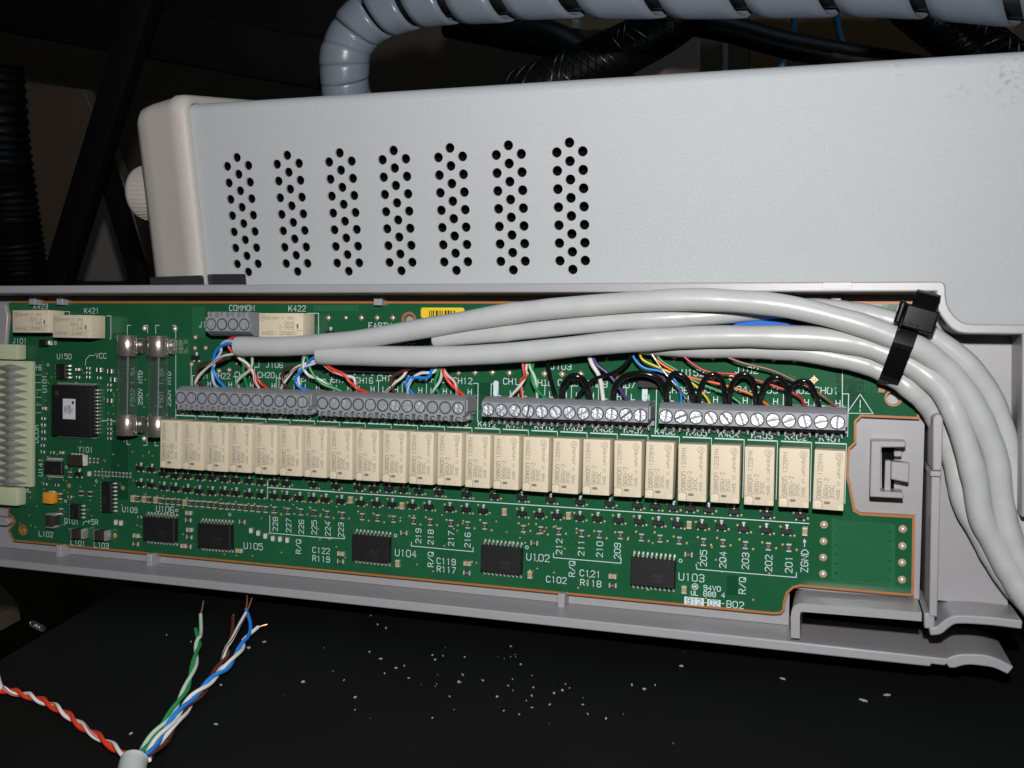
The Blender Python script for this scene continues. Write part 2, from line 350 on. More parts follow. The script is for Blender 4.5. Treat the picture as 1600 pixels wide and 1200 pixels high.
# ---------------------------------------------------------------- bench instrument
X0, X1, YT, YB = -192.0, 70.0, 67.4, -36.0
inst = thing('bench_instrument', 'light grey bench instrument with round vent holes standing behind the tray', 'instrument', P(M_I, -60, YB, -100))
holes = []
tops = [(370,246),(448,243),(530,239),(614.5,234.5),(703,231),(795,227),(891,221)]
hx = [-176.83,-159.63,-142.27,-125.0,-107.55,-90.1,-72.5]
VS = 5.0
for x in hx:
    for r in range(8):
        holes.append((x, 50.75 - VS*r))
    for r in range(7):
        for s_ in (-1, 1): holes.append((x + s_*3.68, 50.75 - VS*(r+.5)))
m = MB()
RT = 3.2
m.holed([(X0, YB), (X1, YB), (X1, YT-RT), (X0, YT-RT)], [circ(a, b, 1.4, 18) for a, b in holes], -.8, 0, PAINT)
# rounded shoulder and top, running back
prof = [(YT-RT + RT*math.sin(a), -RT + RT*math.cos(a)) for a in [math.pi/2*i/8 for i in range(9)]] + [(YT, -205)]
k = m.mi(PAINT); ra = [m.bm.verts.new((X0, y, z)) for y, z in prof]; rb = [m.bm.verts.new((X1, y, z)) for y, z in prof]
for i in range(len(prof)-1): m.bm.faces.new((ra[i], rb[i], rb[i+1], ra[i+1])).material_index = k
mk('side_panel', m.mesh('side_panel'), inst, M_I)
m = MB(); m.box(((X0+X1)/2, 14, -106), (X1-X0-1, 96, 196), DARK); mk('dark_interior', m.mesh('dark_interior'), inst, M_I)  # near-black box stands for the unlit inside seen through the vents
# a few parts that glint through the holes
# front bezel: a rounded frame at the left end, section through its side
m = MB()
def bez_ring(x, e, r):    # outline in (y,z) of the frame at station x
    out = []; ylo, yhi, zlo, zhi = YB-2, YT+e, -207-e, e
    for (cy, cz, a0) in ((yhi-r, zhi-r, 0), (yhi-r, zlo+r, 90), (ylo+r, zlo+r, 180), (ylo+r, zhi-r, 270)):
        for i in range(7):
            a = math.radians(a0 + 15*i); out.append((cy + r*math.cos(a - 0)*1.0 if False else cy + r*math.sin(math.radians(90) - math.radians(90)+a*0+math.radians(90*i/6)) if False else 0, 0))
    return out
def rr(ylo, yhi, zlo, zhi, r):
    out = []
    for cy, cz, a0 in ((yhi-r, zhi-r, 0), (ylo+r, zhi-r, 90), (ylo+r, zlo+r, 180), (yhi-r, zlo+r, 270)):
        for i in range(7):
            a = math.radians(a0 + 15*i); out.append((cy + r*math.cos(a), cz + r*math.sin(a)))
    return out
st = [(-191.6, 0.2, 3.0), (-191.6, 1.6, 4.4), (-192.2, 2.3, 5), (-194.0, 2.9, 5.2), (-196.5, 2.9, 5.2), (-198.0, 2.3, 5.0), (-206, 0.9, 4.6), (-210.0, -0.1, 4.2), (-212.2, -1.6, 4.0), (-213.4, -4.2, 3.6), (-213.6, -8, 3)]
rings = []
for x, e, r in st:
    rings.append([m.bm.verts.new((x, y, z)) for y, z in rr(YB-2-e, YT+e, -207-e, e, r)])
k = m.mi(BEZEL)
for a, b in zip(rings, rings[1:]):
    n_ = len(a)
    for i in range(n_): m.bm.faces.new((a[i], b[i], b[(i+1) % n_], a[(i+1) % n_])).material_index = k
m.bm.faces.new(rings[-1]).material_index = k
bmesh.ops.recalc_face_normals(m.bm, faces=m.bm.faces[:])
mk('front_bezel', m.mesh('front_bezel', 60), inst, M_I)
m = MB(); kx, ky, kz = -213, I(200, 303, -16).y, -16
prof = [(9.0, 0), (9.0, 9.5), (8.8, 10.6), (8.0, 11.8), (6.4, 12.6), (.5, 13.0)]
m.lathe((0, 0, 0), prof, BEZEL, 40)
for i in range(40):
    a = 2*math.pi*i/40; m.box((9.0*math.cos(a), 9.0*math.sin(a), 4.9), (.35, .35, 9.0), BEZEL, .08)
mk('dial_knob', m.mesh('dial_knob'), inst, M_I @ Matrix.Translation(Vector((kx, ky, kz))*S) @ Matrix.Rotation(math.radians(-90), 4, 'Y'), label='ribbed round dial knob on the front bezel')
m = MB()
a0, a1, a2 = I(243, 432, 3), I(318, 431, 3), I(384, 431, 3)
m.prism(rnd_poly([(-211, -4), (-191.8, -4), (-191.8, a0.y+.3), (-211, a0.y-.3)], .8), .9, 3.05, DARKLBL)
m.prism(rnd_poly([(-191.4, -4), (-177.8, -4), (-177.8, a0.y+.3), (-191.4, a0.y+.3)], .8), 0.05, 0.35, DARKLBL)
mk('warning_seal', m.mesh('warning_seal'), inst, M_I, label='dark shiny seal label across the bezel seam')
for x in (-180, 40):
    m = MB(); m.lathe((0, 0, -4), [(6, 0), (7, 1), (7, 4)], BLK, 20); mk('foot', m.mesh('foot'), inst, M_I @ Matrix.Translation(Vector((x, YB, -30))*S) @ Matrix.Rotation(math.radians(-90), 4, 'X'))
yw = (M_I @ (Vector((0, YB-4, 0))*S)).z / S
m = MB(); m.box((-60, 115, yw/2 - 6), (250, 170, yw-12), BLK, 1.5); m.box((-60, 115, yw-8), (262, 180, 8), BLK, 1)
st_ = mk('equipment_stand', m.mesh('equipment_stand', piv=(-60,115,0)), None, M_W @ Matrix.Translation(Vector((-60,115,0))*S)); tag(st_, 'low black equipment stand on the table under the grey instrument', 'stand')

# ---------------------------------------------------------------- plug-in module tray
ZR = 12.5                                     # rim height over the board
tray = thing('module_tray', 'open grey plastic module tray leaning on the instrument and holding the green board', 'tray', P(M_B, -60, -72, -12))
def tp(name, pts, z0, z1, label=None, bw=.35, m_=TRAY):
    m = MB(); m.prism(pts, z0, z1, m_); o = mk(name, m.mesh(name, 30), tray, M_B, label); return bev(o, bw)
topY0, topY1 = 15.7, 18.3
pxz = lambda *a, z=ZR: [xy(B(*p, z)) for p in a]
# upper rim with its S-shaped end on the right
inner = pxz(R8(985,95), R8(985,150), R8(998,210), R8(1035,268), R8(1080,315), R8(1130,338), R8(1200,343)); outer_ = pxz(R8(1005,36), R8(1030,45), R8(1042,75), R8(1044,130), R8(1060,190), R8(1100,245), R8(1150,278), R8(1220,287))
sm2 = lambda p: [xy(v) for v in smooth([(a, b, 0) for a, b in p], 4)]
inner, outer_ = sm2(inner), sm2(outer_)
tp('upper_rim', [(-300, topY0)] + inner + [(60, inner[-1][1])] + [(60, outer_[-1][1])] + outer_[::-1] + [(-300, topY1)], -12.2, ZR)
# lower rim, running on to the spring arm
arm_in = pxz(R7(185,820), R7(640,858), R7(1095,897)); arm_out = pxz(R7(0,881), R7(500,927), R7(950,967), R7(952,957), R7(1035,962))
tp('lower_rim', [(-300,-70.05), (-18,-70.05)] + [(arm_in[0][0], -70.05)] + [(arm_in[-1][0], -70.3)] + [(arm_out[-1][0], -72.0), (arm_out[-3][0]+.3, -71.9), (arm_out[-3][0], -72.6), (-300,-72.6)], -12.2, ZR)
hk = pxz(R7(1030,942), R7(1100,914), R7(1180,908), R7(1270,914), R7(1350,938), R7(1440,985), R7(1405,1027), R7(1330,992), R7(1255,978), R7(1165,972), R7(1095,990), R7(1062,990))
tp('spring_hook', sm2(hk[:6]) + sm2(hk[6:11]) + [hk[11]], -12.2, ZR - .02, 'curved finger hook at the end of the spring arm', .3)
# stepped rim on the lower right
ctr = pxz(R7(160,815), R7(160,690), R7(166,655), R7(185,637), R7(230,637), R7(560,663), R7(900,690))
def strip(c, wd):
    L, Rr = [], []
    for i in range(len(c)):
        a = Vector(c[max(i-1,0)]); b = Vector(c[min(i+1,len(c)-1)]); t = (b-a).normalized(); nn = Vector((-t.y, t.x))*wd/2; p = Vector(c[i])
        L.append(tuple(p+nn)); Rr.append(tuple(p-nn))
    return L + Rr[::-1]
tp('step_rim', strip([ctr[0], ctr[1]] + sm2(ctr[1:5])[1:] + ctr[5:], 2.1), -12.2, ZR - .04)
c2 = pxz(R7(945,668), R7(947,760)); c3 = pxz(R7(947,775), R7(1000,770), R7(1035,742), R7(1075,715), R7(1130,706), R7(1300,715), R7(1490,738))
tp('step_rim', strip(c2, 2.3), -12.2, ZR - .06); tp('step_rim', strip(sm2(c3), 2.0) , -12.2, ZR - .03)
# partition rib, with a low groove across it
ra, rb, rc, rd = B(*LT(830,80), ZR), B(*LT(822,545), ZR), B(*LT(815,600), ZR), B(*R7(968,688), ZR)
tp('partition_rib', [(ra.x-1.05, ra.y), (ra.x-.5, ra.y+1.0), (ra.x+.6, ra.y+1.0), (ra.x+1.15, ra.y-.2), (rb.x+1.05, rb.y), (rb.x-.95, rb.y)], -12, ZR + .3, 'upper half of the partition rib', .3)
tp('partition_rib', [(rb.x-1.25, rb.y-.15), (rb.x+1.0, rb.y-.15), (rc.x+1.0, rc.y+.05), (rc.x-1.25, rc.y+.05)], -12, ZR - .3, bw=.15)
tp('partition_rib', [(rc.x-1.0, rc.y-.05), (rc.x+.95, rc.y-.05), (rd.x+.9, rd.y), (rd.x-.95, rd.y)], -12, ZR + .2, 'lower half of the partition rib', .3)
# far right wall
rw = [B(1597, 520, ZR), B(1596, 808, ZR)]
tp('end_wall', [(rw[0].x, rw[0].y), (rw[0].x+22, rw[0].y), (rw[1].x+22, rw[1].y), (rw[1].x, rw[1].y)], -12, ZR)
# floor plates under the board and in the cable bay
g0 = B(1240, 947, ZR)
tp('floor_plate', [(-300, -70.0), (g0.x-1.6, -70.0), (g0.x-1.6, -60.3), (20.6, -60.3), (20.6, 15.6), (-300, 15.6)], -4.5, -2.3, bw=.1)
tp('floor_plate', [(23.0, -60.0), (40.5, -60.0), (40.5, 6.0), (26, 6.6), (22, 10.0), (20.9, 15.4), (20.9, -10), (23.0,-10)], -4.6, -2.0, bw=.1)
tp('floor_plate', [(40.7, -60.0), (60, -60.0), (60, -38), (40.7, -38)], -12, -10.5, bw=.1)
for p, s_ in ((CB(453,945), (2.0, 3.4)), (R1(150,1085), (2.0, 3.4)), (R5(1108,727), (2.0, 3.4))):   # board clips
    q = B(*p, 2.5); tp('board_clip', [(q.x-s_[0]/2, -70.2), (q.x+s_[0]/2, -70.2), (q.x+s_[0]/2, -66.3), (q.x-s_[0]/2, -66.3)], -3, 2.4, bw=.25)
for p in ((50, 467), (93, 470), (590, 468)):
    q = B(*p, 2.5); tp('board_clip', [(q.x-1.3, 15.8), (q.x+1.3, 15.8), (q.x+1.3, 12.6), (q.x-1.3, 12.6)], -3, 2.6, bw=.25)
q = B(1306, 467, 2.5); tp('board_clip', [(q.x-1.3, 15.8), (q.x+1.3, 15.8), (q.x+1.3, 13.6), (q.x-1.3, 13.6)], -3, 2.6, bw=.25)
q = B(8, 815, 0); tp('board_clip', [(q.x-14, q.y-1.6), (q.x+1.4, q.y-1.2), (q.x+2.6, q.y+.1), (q.x+1.4, q.y+1.4), (q.x-14, q.y+1.6)], -3, .9, bw=.3)
# shallow raised end area left of the board
tp('end_pad', [(-300, 13.0), (-265.5, 13.0), (-264.4, 9), (-265.2, -1), (-267, -4.5), (-300, -4.5)], -3, 1.2, bw=.5)
# latch: a C-shaped frame with a tongue
zl = 5.0
c_ = lambda *a: [xy(B(*LT(*p), zl)) for p in a]
tp('latch_frame', c_((235,278), (545,283), (548,325), (525,338), (328,338), (318,732), (520,740), (528,795), (222,780)), -2.3, zl, bw=.3)
tp('latch_tongue', [xy(B(*LT(*p), 4.0)) for p in ((415,462), (580,480), (573,655), (410,622))], -.5, 4.0, bw=.3)
tp('latch_tongue', [xy(B(*LT(*p), 1.0)) for p in ((360,455), (412,455), (410,730), (352,725))], -2.3, 1.0, bw=.2)
tp('latch_tongue', [xy(B(*LT(*p), 2.0)) for p in ((440,372), (510,372), (510,420), (440,420))], -2.3, 2.0, bw=.2)
m = MB(); m.prism([xy(B(*LT(*p), -2.2)) for p in ((330,330), (440,330), (440,460), (440,740), (330,740))], -2.29, -2.2, DARK); mk('latch_opening_shade', m.mesh('latch_opening_shade'), tray, M_B)  # black sheet laid on the floor plate for the shade in the opening
q = B(*R8(1340,432), -2); m = MB(); m.cyl((q.x, q.y, -2.1), (q.x, q.y, -1.93), 1.5, 1.5, TRAY, 24); mk('ejector_mark', m.mesh('ejector_mark'), tray, M_B)
q = B(*R8(405,66), ZR); tp('rim_mark', rnd_poly([(q.x-3.4, topY0+.5), (q.x+3.4, topY0+.5), (q.x+3.4, topY1-.5), (q.x-3.4, topY1-.5)], .4), ZR-.2, ZR+.08, bw=.05)

# ---------------------------------------------------------------- circuit board
pcb = thing('circuit_board', 'green relay circuit board with cream relays and grey screw terminals inside the tray', 'circuit board', P(M_B, -120, -26, -1.6))
z0 = lambda *a: [xy(B(*p, 0)) for p in a]
L_ = z0(R7(545,80), R7(512,62), R7(500,0), LT(58,690), LT(35,600), LT(40,440), LT(50,350), LT(105,300), LT(105,110), LT(150,65))
out = [(-263.4, 13.9)] + [(16.9, 13.9)] + z0(R8(888,845)) + L_[::-1] + z0(R7(862,97), R7(855,567), R7(800,566), R7(480,538), R7(190,512), R7(150,522), R7(118,552), R7(103,600), R7(98,650), R7(78,672)) + [(-14.5, -66.95), (-263.0, -66.95)] + z0(CB(62,835), CB(95,800), CB(112,770), CB(95,742), CB(62,715), CA(55,470), CA(75,270), CA(60,200))
bh = [(B(1396,622),1.55), (B(36,828),1.3), (B(639,500),1.6)]
hl = [circ(q.x, q.y, r, 20) for q, r in bh]
m = MB(); m.holed(out, hl, -1.6, 0, EDGE); mk('board_core', m.mesh('board_core'), pcb, M_B, 'bare orange board edge')
m = MB(); m.holed(offset(out, .62), [circ(q.x, q.y, r + .55, 20) for q, r in bh], .005, .05, MASK); mk('solder_mask', m.mesh('solder_mask'), pcb, M_B, 'green solder mask')
# copper under the mask
tr = MB(); kk = [0]
def trp(pts, mm, z=.06): kk[0] += 1; tr.prism(pts, .04, z + .004*(kk[0] % 4), mm, bottom=False)
def pr(cr, x0, y0, x1, y1): return z0(cr(x0,y0), cr(x1,y0), cr(x1,y1), cr(x0,y1))
trp(pr(R7, 372,112,405,470), TRACE); trp(pr(R7, 708,148,745,510), TRACE)
a, b = B(*R7(400,118)), B(*R7(715,505))
for i in range(26):
    y = a.y + (b.y - a.y) * (i + .3) / 26; trp([(a.x, y), (b.x, y), (b.x, y - .42), (a.x, y - .42)], TRACE)
trp(pr(C4, 1110,690,1250,900), TRACED); trp(pr(C6, 1350,520,1545,760), TRACED); trp(pr(C3, 1150,85,1500,130), TRACE); trp(pr(C3, 200,95,300,330), TRACE)
trp(pr(CA, 860,275,1000,400), TRACE); trp(pr(CA, 70,165,280,235), TRACE); trp(pr(C5, 0,690,150,760), TRACED); trp(pr(C5, 1285,700,1400,760), TRACED)
trp(pr(C3, 1080,250,1200,330), TRACE); trp(pr(CB, 870,20,1000,600), TRACED); trp(pr(R6, 1010,560,1090,700), TRACED)
for i in range(70):          # fine routed traces
    x = random.uniform(-215, -32); y = random.uniform(-58, -44); ln = random.uniform(3, 11); d = random.choice((0, 1))
    tr.ribbon([(x, y), (x + ln*(1-d), y - ln*d*.6), (x + ln*(1-d) + 1.2, y - ln*d*.6 - 1.2)], .16, .075 + .002*(i % 5), TRACE)
for i in range(26):
    x = random.uniform(-262, -205); y = random.uniform(-52, 10); ln = random.uniform(3, 14); d = random.choice((0, 1))
    tr.ribbon([(x, y), (x + ln*(1-d)*.5, y - ln*d*.7), (x + ln*(1-d)*.5 + 1, y - ln*d*.7 - 1)], .18, .075 + .002*(i % 5), TRACE)
mk('copper_trace', tr.mesh('copper_trace', 0), pcb, M_B, kind='stuff')

# --- relays
RW, RL, RH = 7.3, 14.8, 7.35
def relay_mesh():
    m = MB(); m.box((0, 0, RH/2 + .25), (RW, RL, RH - .5), RELAY, .22, 2)
    for s_ in (-1, 1):
        for j in range(6): m.box((s_*RW*.46, -5.6 + j*2.24, .15), (.5, .5, .3), STEEL)
    return m.mesh('relay_body')
def relay_mark(l1, l2, l3):
    m = MB(); z = RH + .012; r = math.pi/2
    m.lathe((-RW/2 + 1.15, -RL/2 + 1.15, RH - .02), [(1.0, 0), (1.0, .03), (.7, .06)], RMARK, 14)
    m.ribbon([(-RW/2+2.25, -RL/2+.1), (-RW/2+2.25, -RL/2+1.9), (-RW/2+1.9, -RL/2+2.3), (-RW/2+.1, -RL/2+2.3)], .1, z, PRINT)
    m.box((RW/2 - .75, -RL/2 + .75, RH - .0), (1.1, 1.1, .06), RMARK, .02)
    m.prism(rnd_poly([(-.95,-5.95), (.45,-5.95), (.45,-5.3), (-.95,-5.3)], .3), RH - .02, z, PRINT, bottom=False)
    m.text('omRon'.replace('R', 'R'), (-RW/2 + 1.45, -RL/2 + 2.75), 1.05, PRINT, r, .13, z, 1.05, 'l'); m.text(l1, (-RW/2 + 1.45, -RL/2 + 8.6), 1.0, PRINT, r, .12, z, .95, 'l')
    m.text(l2, (-RW/2 + 3.0, -RL/2 + 2.9), 1.0, PRINT, r, .12, z, .92, 'l'); m.text(l3, (-RW/2 + 4.4, -RL/2 + 2.9), 1.0, PRINT, r, .12, z, .92, 'l')
    m.text('MADE IN JAPAN', (-RW/2 + 5.85, -RL/2 + 2.9), .75, PRINT, r, .1, z, .9, 'l')
    m.text('RU', (-RW/2 + 5.85, -RL/2 + 11.2), .85, PRINT, r, .1, z, .85, 'l')
    m.ribbon(circ(-RW/2 + 5.8, -RL/2 + 13.35, .85, 16), .1, z + .01, PRINT, True); m.text('SA', (-RW/2 + 5.8, -RL/2 + 13.35), .8, PRINT, r, .09, z, .7)
    return m.mesh('relay_marking', 0)
rbody = relay_mesh(); mk1 = relay_mark('1229YH', 'G6SU-2', '3VDC'); mk2 = relay_mark('29Y8YH', 'G6S-2', '4.5VDC')
def relay(x, y, rot=0.0, alt=False):
    M = P(M_B, x, y, .06, rot + random.uniform(-.012, .012)) @ Matrix.Rotation(random.uniform(-.008, .008), 4, 'Y'); o = mk('relay', rbody, pcb, M); mk('relay_marking', mk2 if alt else mk1, o, M); return o
for i in range(24):
    relay(-198.33 + 8.395*i + RW/2 + random.uniform(-.12, .12), -23.0 - RL/2 + random.uniform(-.1, .1), 0, i == 0)
def relay_px(cr, x0, y0, x1, y1, alt):
    a, b = B(*cr(x0, y0), RH), B(*cr(x1, y1), RH); relay((a.x+b.x)/2, (a.y+b.y)/2, math.pi/2, alt)
relay_px(CA, 410, 262, 708, 437, True); relay_px(CA, 90, 225, 390, 398, True); relay_px(C3, 720, 150, 1070, 338, False)

# --- screw terminals
PT = 3.81
def term_mesh(n, low=False):
    m = MB(); xl, xr = -1.85, (n-1)*PT + 1.95; ye = -1.85 if low else -2.05; zc = 3.0 if low else 8.9; yc = -4.35 if low else -3.75
    prof = [(ye, .2), (3.4, .2), (3.4, 6.3), (2.0, 9.0), (ye, 9.0)]
    k = m.mi(TERM); a = [m.bm.verts.new((xl, y, z)) for y, z in prof]; b = [m.bm.verts.new((xr, y, z)) for y, z in prof]
    for i in range(5): m.bm.faces.new((a[i], a[(i+1) % 5], b[(i+1) % 5], b[i])).material_index = k
    m.bm.faces.new(a[::-1]).material_index = k; m.bm.faces.new(b).material_index = k
    bmesh.ops.recalc_face_normals(m.bm, faces=m.bm.faces[:])
    m.box((xr + .25, .6, 4.2), (.5, 3.4, 7.6), TERM, .1); m.box((xl + .05, .4, 7.9), (.4, .9, 1.6), TERM, .1)
    for i in range(n):
        x = i*PT; arc = [(x + 1.0*math.cos(t), yc + 1.4*math.sin(t)) for t in [math.pi*j/8 for j in range(9)]]
        m.prism([(x-1.33, ye+.05), (x-1.33, yc)] + arc[::-1] + [(x+1.33, yc), (x+1.33, ye+.05)], .3, zc, TERM)
        m.cyl((x, yc+.95, .3), (x, yc+.95, zc-1.6), .95, .95, TERMD if low else TERM, 12)
        m.ribbon(circ(x, 0, 1.62, 20), .42, 9.015, TERMD, True)  # flat dark ring painted as the shaded gap round the screw
        m.box((x + PT/2, ye-.6, zc*.6), (1.1, 1.2, .9), TERM)
    return m.mesh('terminal_block', 30)
def screw_mesh():
    m = MB(); R = 1.47
    for s_ in (0, math.pi):
        p = [(R*math.cos(s_ + t), R*math.sin(s_ + t)) for t in [math.radians(10 + 160*j/12) for j in range(13)]]
        m.prism(p, 0, .30, SCREW)
    m.cyl((0, 0, -.05), (0, 0, .06), R - .03, R - .03, SLOT, 20)
    return m.mesh('screw', 25)
sm_ = screw_mesh(); t12, t4, t12b = term_mesh(12), term_mesh(4), term_mesh(12, True)
slots = [[0,10,40,40,50,70,10,-20,15,40,40,10],[30,35,20,30,70,60,10,80,50,-50,45,10],[0,55,40,10,0,-30,45,75,5,15,55,0],[15,70,80,-35,-30,-25,-30,85,75,-20,75,0]]
for (x, y), n, rot, sl, hi in (((-189.75,-15.8),12,0,slots[0],0), ((-141.2,-15.92),12,0,slots[1],0), ((-90.45,-16.05),12,0,slots[2],.12), ((-41.9,-16.05),12,0,slots[3],.12), (xy(B(381.6,507,9)),4,math.pi,[0,20,10,40],0)):
    M = P(M_B, x, y, .06, rot); tbk = mk('terminal_block', (t12b if hi else t12) if n == 12 else t4, pcb, M)
    for i in range(n):
        mk('screw', sm_, tbk, M @ Matrix.Translation(Vector((i*PT, 0, 8.74 + hi*1.6 + random.uniform(-.08, .05)))*S) @ Matrix.Rotation(math.radians(90 - sl[i] + random.uniform(-8, 8)), 4, 'Z') @ Matrix.Rotation(random.uniform(-.03, .03), 4, 'X'))

# --- small parts
def soic(L, W, H, npin, pitch, pl=1.1, mark=True, sides=(1, -1)):
    m = MB(); m.box((0, 0, H/2 + .15), (L, W, H), CHIP, .22, 1)
    m.box((0, W/2 - .35, H + .155), (L - .6, .5, .02), CHIP)
    for s_ in sides:
        for j in range(npin):
            x = (j - (npin-1)/2)*pitch
            m.box((x, s_*(W/2 + pl*.3), H*.45), (.42, pl*.6, .2), STEEL); m.box((x, s_*(W/2 + pl*.55), H*.25), (.42, .22, H*.45), STEEL); m.box((x, s_*(W/2 + pl*.85), .14), (.46, pl*.6, .2), SOLDER)
    if mark:
        m.text('LPSN', (L*.12, -W*.1), .8, CHIPTXT, math.pi, .1, H + .17); m.text('0214', (L*.1, -W*.26), .8, CHIPTXT, math.pi, .1, H + .17)
    return m.mesh('chip', 30)
def place(name, me, cr, x, y, h=.5, rot=0.0, label=None):
    q = B(*cr(x, y), h); return mk(name, me, pcb, P(M_B, q.x, q.y, .05, rot + random.uniform(-.02, .02)), label)
so20 = soic(11.9, 7.5, 2.3, 10, 1.2); so8 = soic(4.9, 3.9, 1.5, 4, 1.27); so16 = soic(9.9, 3.9, 1.5, 8, 1.27); so14 = soic(7.4, 4.4, 1.2, 10, .65, .9)
for cr, x, y in ((R1,222,880), (R1,627,930), (R2,460,1020), (R5,667,445), (R6,467,540)): place('chip', so20, cr, x, y, 2.4)
place('chip', so8, CA, 472, 702, 1.6, -math.pi/2); place('chip', so8, CB, 580, 697, 1.6, -math.pi/2); place('chip', so16, CB, 828, 585, 1.6, -math.pi/2); place('chip', so14, CB, 412, 357, 1.3)
m = MB(); m.box((0, 0, 1.9), (16.2, 16.6, 3.4), CHIP, .5, 2)      # large square controller
for s_ in range(4):
    rt = Matrix.Rotation(s_*math.pi/2, 3, 'Z')
    for j in range(13):
        c = (j - 6)*1.15
        for d, dim in (((8.5, c, 1.5), (.7, .5, .25)), ((8.8, c, .75), (.3, .5, 1.5))):
            m.box(rt @ Vector(d), dim, STEEL, rot=rt)
m.lathe((-5.6, 5.6, 3.59), [(.9, 0), (.9, .02)], CHIPTXT, 14)
q = B(*CA(553, 1010), 3.6); u101 = mk('chip', m.mesh('chip', 30), pcb, P(M_B, q.x, q.y - .0, .05), 'large square chip with a pale paper label')
m = MB(); m.prism([(-2.5,-3.3), (2.5,-3.3), (2.5,3.3), (-2.5,3.3)], 3.6, 3.66, PALELBL); m.lathe((1.5, 2.1, 3.66), [(.5, 0), (.5, .015)], INK, 12)
for j, t_ in enumerate(('MSP','1222','8206','F1', )): m.text(t_, (-1.6 + j*.95, -.2), .75, INK, math.pi/2, .12, 3.68)
mk('paper_label', m.mesh('paper_label', 0), u101, P(M_B, q.x - .6, q.y + .6, .05))
m = MB()
def sot():
    m = MB(); m.box((0, 0, .6), (2.75, 1.3, .95), CHIP, .12)
    m.box((0, 1.05, .22), (.5, .9, .3), SOLDER, .06); m.box((0, 1.5, .12), (.85, .5, .18), SOLDER, .05)
    for s_ in (-1, 1): m.box((s_*.95, -.95, .2), (.45, .7, .28), SOLDER, .06)
    return m.mesh('transistor', 30)
def smd(L, W, H, body, top=None):
    m = MB(); m.box((0, 0, H/2 + .06), (W, L*.66, H), body, .04)
    for s_ in (-1, 1): m.box((0, s_*L*.42, H/2 + .06), (W + .03, L*.2, H + .04), SOLDER, .05)
    if top: m.box((0, 0, H + .07), (W*.45, L*.32, .03), top)
    return m.mesh('resistor', 30)
SOT = sot(); RES = smd(2.0, 1.25, .5, FERR, mat('grey_resistor_mark', (.16, .16, .15), .5)); RES.name = 'resistor'; RESS = smd(1.3, .8, .45, FERR); CAP = smd(2.0, 1.25, .9, CAPT); CAPS = smd(1.4, .85, .7, CAPT); LED = smd(1.6, .9, .8, WLED)
ARR = smd(1.6, .55, .4, mat('grey_resistor', (.12, .12, .11), .5)); BLKC = smd(1.7, 1.3, .7, FERR)
row2 = {R1: [(85,545),(165,552),(255,570),(340,578),(430,588),(515,598),(610,605),(700,605),(785,612),(880,622),(970,628),(1065,635),(1155,640),(1250,648),(1350,655)],
        R2: [(40,655),(130,660),(245,670),(388,683),(503,690),(618,695),(765,705),(888,713),(1038,725),(1162,733),(1285,742)],
        R3: [(258,762),(385,772),(515,780),(680,792),(812,800),(965,812),(1118,822),(1258,832)], R4: [(85,840),(263,853),(407,860),(570,875),(737,885),(887,893)]}
row1 = {R1: [(85,430),(165,438),(255,470),(340,485),(430,487),(520,495),(610,498),(700,510),(785,515),(880,522),(970,530),(1065,535),(1155,540)],
        R2: [(40,550),(205,562),(375,572),(485,580),(595,582),(700,588),(815,598),(963,608),(1165,622)], R3: [(55,635),(258,648),(468,662),(682,678),(900,690),(1103,705),(1235,710)], R4: [(55,718),(180,725),(315,733),(500,748),(740,768),(985,780)]}
seen = []
for rows in (row2, row1):
    for cr, L in rows.items():
        for x, y in L: place('transistor', SOT, cr, x, y, .9); seen.append(B(*cr(x, y), .5))
for cr, x, y in ((CB,610,405), (C3,225,495), (C3,1275,300), (C3,1270,590), (C3,560,515)): place('transistor', SOT, cr, x, y, .9)
rv = {R1: [(68,655),(152,660),(237,668),(282,672),(325,675),(370,678),(455,687),(500,690),(543,692),(588,697),(632,700),(680,707),(725,710),(768,712),(815,716),(860,720),(908,723),(953,728),(1008,732),(1073,735),(1170,745),(1265,750),(1362,758)],
      R2: [(47,758),(145,765),(258,775),(402,785),(515,795),(632,803),(780,815),(900,825),(1052,833),(1175,845),(1300,853)], R3: [(270,873),(398,883),(530,893),(697,908),(827,915),(982,922),(1135,937),(1272,945)], R4: [(100,960),(278,970),(420,978),(585,993),(753,1003),(903,1013)]}
for cr, L in rv.items():
    for x, y in L: place('resistor', RES, cr, x, y, .5); seen.append(B(*cr(x, y), .5))
for cr, x, y in ((R1,30,653),(R1,113,657),(R1,198,663),(R1,412,682),(R2,315,662),(R2,692,705),(R3,130,750),(R3,600,778),(R4,172,845),(R4,1020,895),(R2,660,1128),(R5,880,555),(R6,697,665)): place('capacitor', CAP, cr, x, y, .9)
H_ = math.pi/2
for cr, x, y in ((R2,707,903),(R3,350,978),(R4,168,1062),(R1,835,823),(R1,440,810),(R2,243,1112),(R5,418,540),(R6,175,633),(R1,447,935),(R1,440,1003),(R1,55,985)): place('resistor', RES, cr, x, y, .5, H_)
for cr, x, y in ((R1,440,758),(R1,447,882),(R2,243,1057),(R5,420,473),(R6,173,567),(R1,55,925),(R1,405,1000),(R1,810,1035)): place('capacitor', CAP, cr, x, y, .9, H_)
for x, y in ((897,887),(950,905),(1002,927),(1057,945),(1110,950),(1163,957)): place('indicator_lamp', LED, R1, x, y, .8)
for x, y in ((900,782),(940,787)): place('indicator_lamp', LED, CB, x, y, .8)
place('indicator_lamp', LED, CB, 693, 402, .8)
for x, y in ((690,677),(690,712),(690,747),(610,747),(775,752),(855,808),(855,848),(855,1080),(855,1112),(340,1070),(340,1120),(340,1175)): place('resistor', RESS, CA, x, y, .4, H_)
for x, y in ((855,13),(855,50),(855,87),(855,125),(340,22),(340,77),(340,128),(335,180),(335,232),(410,235),(545,582),(355,483),(445,490)): place('resistor', RESS, CB, x, y, .4, H_)
